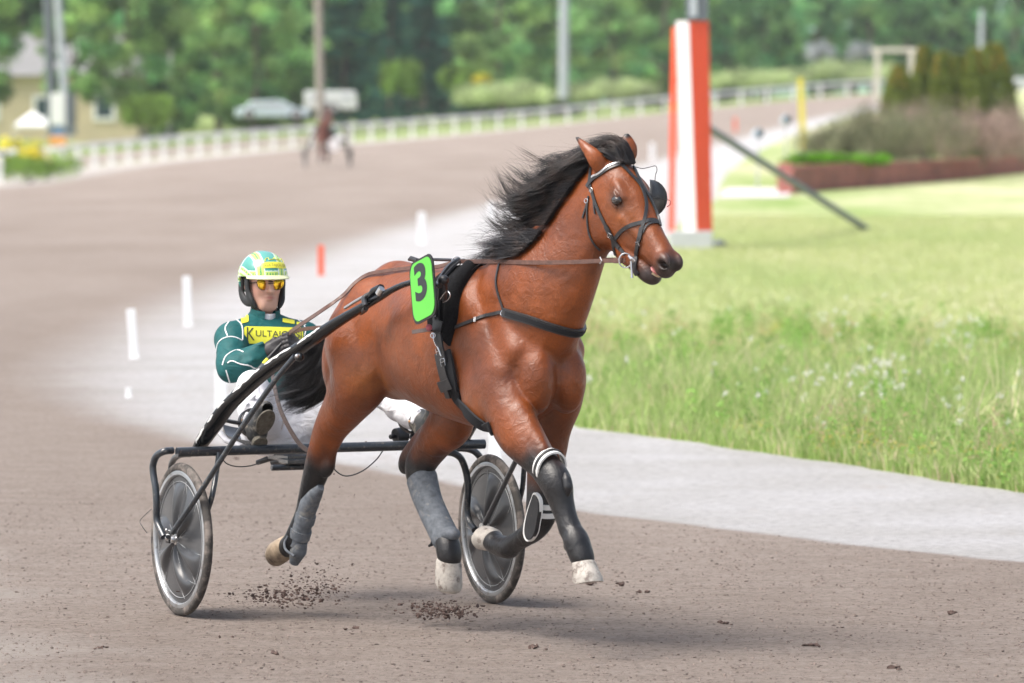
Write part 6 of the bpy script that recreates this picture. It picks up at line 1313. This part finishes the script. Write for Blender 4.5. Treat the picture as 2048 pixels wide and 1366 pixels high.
for i, (px, yt, w__, lab) in enumerate(((1797, 132, 58, 'shortest dark green conifer at the left end of the clipped row'), (1848, 92, 50, 'second conifer from the left with browned tip'), (1884, 104, 46, 'narrow conifer third from the left in the row'), (1918, 112, 48, 'conifer with orange tinge in the middle of the row'), (1948, 98, 46, 'slim conifer left of the largest one'), (1985, 88, 76, 'largest rounded conifer at the right end of the row'))): conifer(px, yt, 176 + (i % 2) * 1.2, w__, 200 + i, lab)
# ------------------------------------------------------------------ marker stakes along the inner edge
M['stake'] = simple('white_plastic_stake', (.82, .83, .84), .45, var=.02); M['ostake'] = simple('orange_plastic_stake', (.80, .14, .07), .45, var=.03)
def stake(px, yb, yt, wpx, mat, lab, lean=0, lat=0):
    D = D_at(px, yb); s_ = FPX / D; h = (yb - yt) / s_; w_ = wpx / s_; loc = wpt(px, D); t = thing('marker_stake', lab, 'stake', tuple(loc)); t.rotation_euler = (0, R(lean), 0)
    m = MB(); pl = rr_poly(w_, .012, .005, 2); rs = [np.array([(x, y, z) for x, y in pl]) for z in (-.03, h * .5, h * .96)]; rs.append(np.array([(x * .8, y * .8, h) for x, y in pl])); m.rings(rs); m.build('blade', M[mat], t, smooth=False); MB().box((0, 0, .008), (w_ * 1.1, w_ * .8, .02)).build('base', M[mat], t, bevel=.004, smooth=False)
stake(268, 718, 617, 18, 'stake', 'white upright marker stake nearest the left edge', -4); stake(376, 653, 552, 17, 'stake', 'white upright marker stake left of the driver helmet', -2); stake(642, 551, 490, 13, 'ostake', 'orange-red marker stake above the rein and right of the helmet')
stake(843, 488, 424, 15, 'stake', 'white marker stake above the number plate'); stake(441, 838, 738, 24, 'stake', 'white marker stake half hidden behind the driver elbow'); stake(990, 925, 830, 24, 'stake', 'white marker stake half hidden behind the horse legs and far wheel'); stake(982, 436, 405, 13, 'stake', 'small white marker stake beside the flying mane')
stake(1304, 320, 286, 10, 'stake', 'far white marker stake between the horse head and orange post'); stake(256, 797, 776, 12, 'stake', 'short white stub in the gravel below the leftmost stake'); stake(1470, 262, 235, 7, 'ostake', 'tiny far orange marker stake right of the finish post')
# ------------------------------------------------------------------ grass, weeds, stones and flying dirt
def tufts():
    g = np.random.default_rng(21); N1 = 150000; D = 34.5 + (62 - 34.5) * g.uniform(0, 1, N1) ** 1.15; N2 = 60000; D = np.concatenate([D, g.uniform(60, 120, N2)]); N = len(D)
    pg = np.array([p_gr(d) + wob(d, 3) for d in np.linspace(34, 121, 600)]); lo = np.interp(D, np.linspace(34, 121, 600), pg); px = lo + (2260 - lo) * g.uniform(0, 1, N); keep = px < 2260; px, D = px[keep], D[keep]; N = len(D)
    x = xw(px, D); ins = (px - lo[keep]) * D / FPX; pat = .5 + .5 * np.sin(x * 3.1 + D * .9) * np.sin(x * 1.3 - D * 1.7 + 2); pat2 = .5 + .5 * np.sin(x * 7 + D * 2.2 + 1) * np.sin(D * 3.7 - x * 4)
    near = np.clip(1 - (D - 46) / 12, .0, 1); h = (.05 + .05 * near + (.10 + .20 * pat * pat2) * near * np.clip(ins / .8, .15, 1)) * g.uniform(.5, 1.4, N); tall = (g.random(N) < .03) * near; h = h * (1 + 1.1 * tall)
    th = g.uniform(0, 2 * PI, N); w = (.0035 + .003 * g.random(N)) * (1 + 1.2 * (1 - near)); bend = h * g.uniform(.1, .7, N); az = g.uniform(0, 2 * PI, N); B = np.stack([x, D, terr(px, D) - .005], -1)
    sx_, sy_ = np.cos(th) * w, np.sin(th) * w; bx, by = np.cos(az) * bend, np.sin(az) * bend
    def lvl(t, k): q = B + np.stack([bx * t * t, by * t * t, h * (t - .15 * t * t * (bend / h))], -1); return q - np.stack([sx_ * k, sy_ * k, 0 * sx_], -1), q + np.stack([sx_ * k, sy_ * k, 0 * sx_], -1)
    a, b_ = lvl(0, 1); c, d = lvl(.55, .8); e = B + np.stack([bx, by, h * (1 - .15 * bend / h)], -1); V = np.stack([a, b_, c, d, e], 1).reshape(-1, 3); i = np.arange(N)[:, None] * 5
    F = [i + np.array([0, 1, 3, 2]), i + np.array([2, 3, 4])]; pal = np.array([(.27, .42, .11), (.38, .50, .18), (.48, .56, .25), (.70, .60, .42), (.62, .62, .36)]); wgt = g.random(N) * .75 + .25 * pat; ci = np.digitize(wgt, [.28, .52, .78, .88]); col = pal[ci] * g.uniform(.8, 1.2, (N, 1)); fr_ = ((1 - near) * .75)[:, None]; col = col * (1 - fr_) + np.array([.52, .56, .28]) * fr_; return npmesh('grass', V, F, False, np.repeat(col, 5, 0))
gmat = leafmat('grass_blades', (1, 1, 1), .4); tag(link('grass', tufts(), gmat), 'long uneven grass on the infield edge beside the gravel', 'grass', kind='stuff')
def weeds():
    g = np.random.default_rng(23); Vs, Fs, Cs = [], [], []; cnt = 0
    ctr = [(36.5 + 22 * g.random() ** 1.3, g.random(), g.random()) for _ in range(90)]
    for _ in range(2300):
        c_ = ctr[g.integers(0, 90)]; D = c_[0] + g.normal() * .7; D = max(D, 35.8); lo = p_gr(D) + 20; px = lo + (2200 - lo) * c_[1] + g.normal() * 22 + (g.random() < .35) * g.uniform(-700, 700)
        if px < lo or px > 2200: continue
        b_ = wpt(px, D); kind = g.random() if g.random() < .35 else c_[2]; H = g.uniform(.15, .38) * (1.25 if kind > .9 else 1)
        n_ = 46 if kind < .35 else 26; t = g.uniform(.05, 1, n_); a = g.uniform(0, 6.28, n_); r_ = .07 * (1 - t * .6); lean = g.normal(size=2) * .05; P = b_ + np.stack([np.cos(a) * r_ + lean[0] * t, np.sin(a) * r_ + lean[1] * t, t * H], -1)
        if kind < .5: col = np.array([.25, .42, .11]) * g.uniform(.7, 1.4)
        elif kind < .72: col = np.array([.60, .46, .30]) * g.uniform(.8, 1.1)
        elif kind < .90: col = np.array([.70, .55, .12]) if g.random() < .4 else np.array([.62, .55, .36])
        else: col = np.array([.80, .80, .74])
        sz = .016 if kind < .5 else .012
        if kind >= .90: P = b_ + np.array([lean[0], lean[1], H]) + g.normal(size=(n_, 3)) * .011; sz = .008
        elif kind >= .72: P = b_ + np.stack([g.normal(size=n_) * .06, g.normal(size=n_) * .06, H * .5 + g.normal(size=n_) * .03], -1); sz = .009
        V, F, C_ = leaves(P, sz, g, np.tile(col, (n_, 1))); Vs.append(V); Fs.append(F + cnt); Cs.append(C_); cnt += len(V)
        s0 = b_; s1 = b_ + np.array([lean[0], lean[1], H]); q = np.array([s0 + [-.002, 0, 0], s0 + [.002, 0, 0], s1 + [.001, 0, 0], s1 - [.001, 0, 0]]); Vs.append(q); Fs.append(np.array([[0, 1, 2, 3]]) + cnt); Cs.append(np.tile(np.array([.3, .4, .12]), (4, 1))); cnt += 4
    return npmesh('weeds', np.concatenate(Vs), np.concatenate(Fs), False, np.concatenate(Cs))
tag(link('weeds', weeds(), gmat), 'leafy weeds, seed heads and small yellow and white flowers among the grass', 'weeds', kind='stuff')
def clods(P, S_, name, mat, lab, cat):
    g = np.random.default_rng(31); Vs, Fs = [], []; ico = bmesh.new(); bmesh.ops.create_icosphere(ico, subdivisions=1, radius=1); v0 = np.array([v.co[:] for v in ico.verts]); f0 = np.array([[v.index for v in f.verts] for f in ico.faces]); ico.free()
    for i, (p, s_) in enumerate(zip(P, S_)): v = v0 * (1 + .45 * g.normal(size=(len(v0), 1)).clip(-1, 1)) * s_ * np.array([g.uniform(.7, 1.5), g.uniform(.7, 1.4), g.uniform(.45, .9)]); Vs.append(v + p); Fs.append(f0 + i * len(v0))
    return tag(link(name, npmesh(name, np.concatenate(Vs), np.concatenate(Fs), False), mat), lab, cat, kind='stuff')
M['clod'] = simple('dark_damp_dirt', (.095, .062, .052), .95, var=.35, scale=60); M['pebble'] = simple('track_crumbs', (.19, .15, .13), .95, var=.5, scale=12)
g = np.random.default_rng(8); P, S_ = [], []
for _ in range(15000):
    D = 22.5 + 13 * g.random() ** 1.2; px = g.uniform(-60, 2110)
    if px > p_in(D) - 10: continue
    s_ = .0022 + .0048 * g.random() ** 3; P.append(wpt(px, D) + [0, 0, s_ * .3]); S_.append(s_)
clods(P, S_, 'track_crumbs', M['pebble'], 'small crumbs of dirt scattered over the track surface', 'crumbs')
P, S_ = [], []
for px, y, n_ in ((1175, 1172, 7), (1240, 1172, 3), (545, 1312, 3), (450, 1280, 2), (1620, 1296, 5), (1290, 1190, 4), (470, 920, 1), (700, 1260, 4), (1450, 1250, 5), (1800, 1340, 5), (1900, 1230, 6), (200, 1300, 5), (1080, 1300, 5)):
    for _ in range(n_): D = D_at(px, y) + g.normal() * .05; P.append(wpt(px + g.normal() * 9, D) + [0, 0, .006]); S_.append(g.uniform(.006, .013))
clods(P, S_, 'dirt_clods', M['clod'], 'dark damp clods lying on the track in front of the horse', 'clods')
P, S_ = [], []
def spray(px, py, D, n_, sx_, sz_, s0, s1):
    for _ in range(n_): q = at_depth(px + g.normal() * sx_, py - abs(g.normal()) * sz_ * .8 + g.normal() * sz_ * .35, D + g.normal() * .12); P.append(q); S_.append(s0 + (s1 - s0) * g.random() ** 3)
spray(570, 1205, 26.9, 620, 55, 20, .0016, .009); spray(640, 1180, 26.9, 320, 40, 26, .0014, .006); spray(880, 1230, 26.5, 560, 36, 16, .0016, .010); spray(680, 1010, 26.9, 45, 70, 60, .0014, .004); spray(800, 1130, 26.8, 40, 120, 60, .0013, .003); spray(990, 1180, 27.5, 60, 25, 25, .0015, .004); spray(480, 915, 27.5, 6, 30, 20, .002, .004)
clods([p for p in P if p[2] > .003], [s_ for p, s_ in zip(P, S_) if p[2] > .003], 'flying_dirt', M['clod'], 'spray of dark dirt thrown up behind the hooves and wheel', 'flying dirt')
# ------------------------------------------------------------------ the second turnout far up the track
FH = Frame((0, 0), 6); pF = wpt(640, 205)
def place(root, lab, loc, deg, extra=(0, 0, 0)):
    c = copy_tree(root); m = Matrix.Identity(4); a = R(deg); hh = Vector((math.sin(a), -math.cos(a), 0)); ll = Vector((math.cos(a), math.sin(a), 0))
    for i in range(3): m[i][0] = hh[i]; m[i][1] = ll[i]; m[i][2] = (0, 0, 1)[i]
    m.translation = Vector(loc) + hh * extra[0] + ll * extra[1] + Vector((0, 0, extra[2])); c.matrix_world = m; c['label'] = lab; return c
fs = place(sulky, 'blurred far sulky behind the distant trotting horse', (pF[0] + .22, pF[1] + 1.2, pF[2]), 8)
fh = place(horse, 'blurred distant dark bay horse trotting head on up the track', (pF[0] + .16, pF[1] - .2, pF[2]), 3, (-1.2, 0, -.05))
fd = place(driver, 'blurred far driver with pale red helmet seated behind the distant horse', (pF[0] + .22, pF[1] + 1.2, pF[2]), 8, (.35, .12, .12))
M['rhel'] = simple('pale_red_helmet', (.72, .22, .18), .35); M['dbay'] = simple('dark_bay_coat', (.14, .038, .022), .45)
def override(root, name, mat):
    for o in root.children_recursive:
        if o.name.split('.')[0] == name and o.type == 'MESH' and o.material_slots:
            for s_ in o.material_slots: s_.link = 'OBJECT'; s_.material = mat
override(fd, 'helmet', M['rhel']); override(fd, 'chest_panel', M['jacket']); override(fd, 'lettering', M['jacket']); override(fh, 'body', M['dbay'])
fpn = thing('saddle_cloth_number', 'round white number board beside the distant horse', 'number board', tuple(hxz(668, 290, 204.2))); MB().lathe([(.001, -.02), (.20, -.02), (.21, 0), (.20, .02), (.001, .02)], (0, 0, 0), (0, 1, 0), 24).build('board', M['wpanel'], fpn); MB().box((0, .06, 0), (.06, .12, .30)).build('bracket', M['shell'], fpn, smooth=False)


# ------------------------------------------------------------------ haze
hb_ = bpy.data.materials.new('summer_air'); hb_.use_nodes = True; hn = hb_.node_tree; hn.nodes.clear(); ho = hn.nodes.new('ShaderNodeOutputMaterial'); hv = hn.nodes.new('ShaderNodeVolumePrincipled'); hv.inputs['Color'].default_value = (.92, .97, 1, 1); hv.inputs['Density'].default_value = HAZE; hn.links.new(hv.outputs[0], ho.inputs['Volume'])
tag(MB().box((0, 1000, 48), (1400, 2100, 108)).build('haze', hb_, smooth=False), kind='stuff')
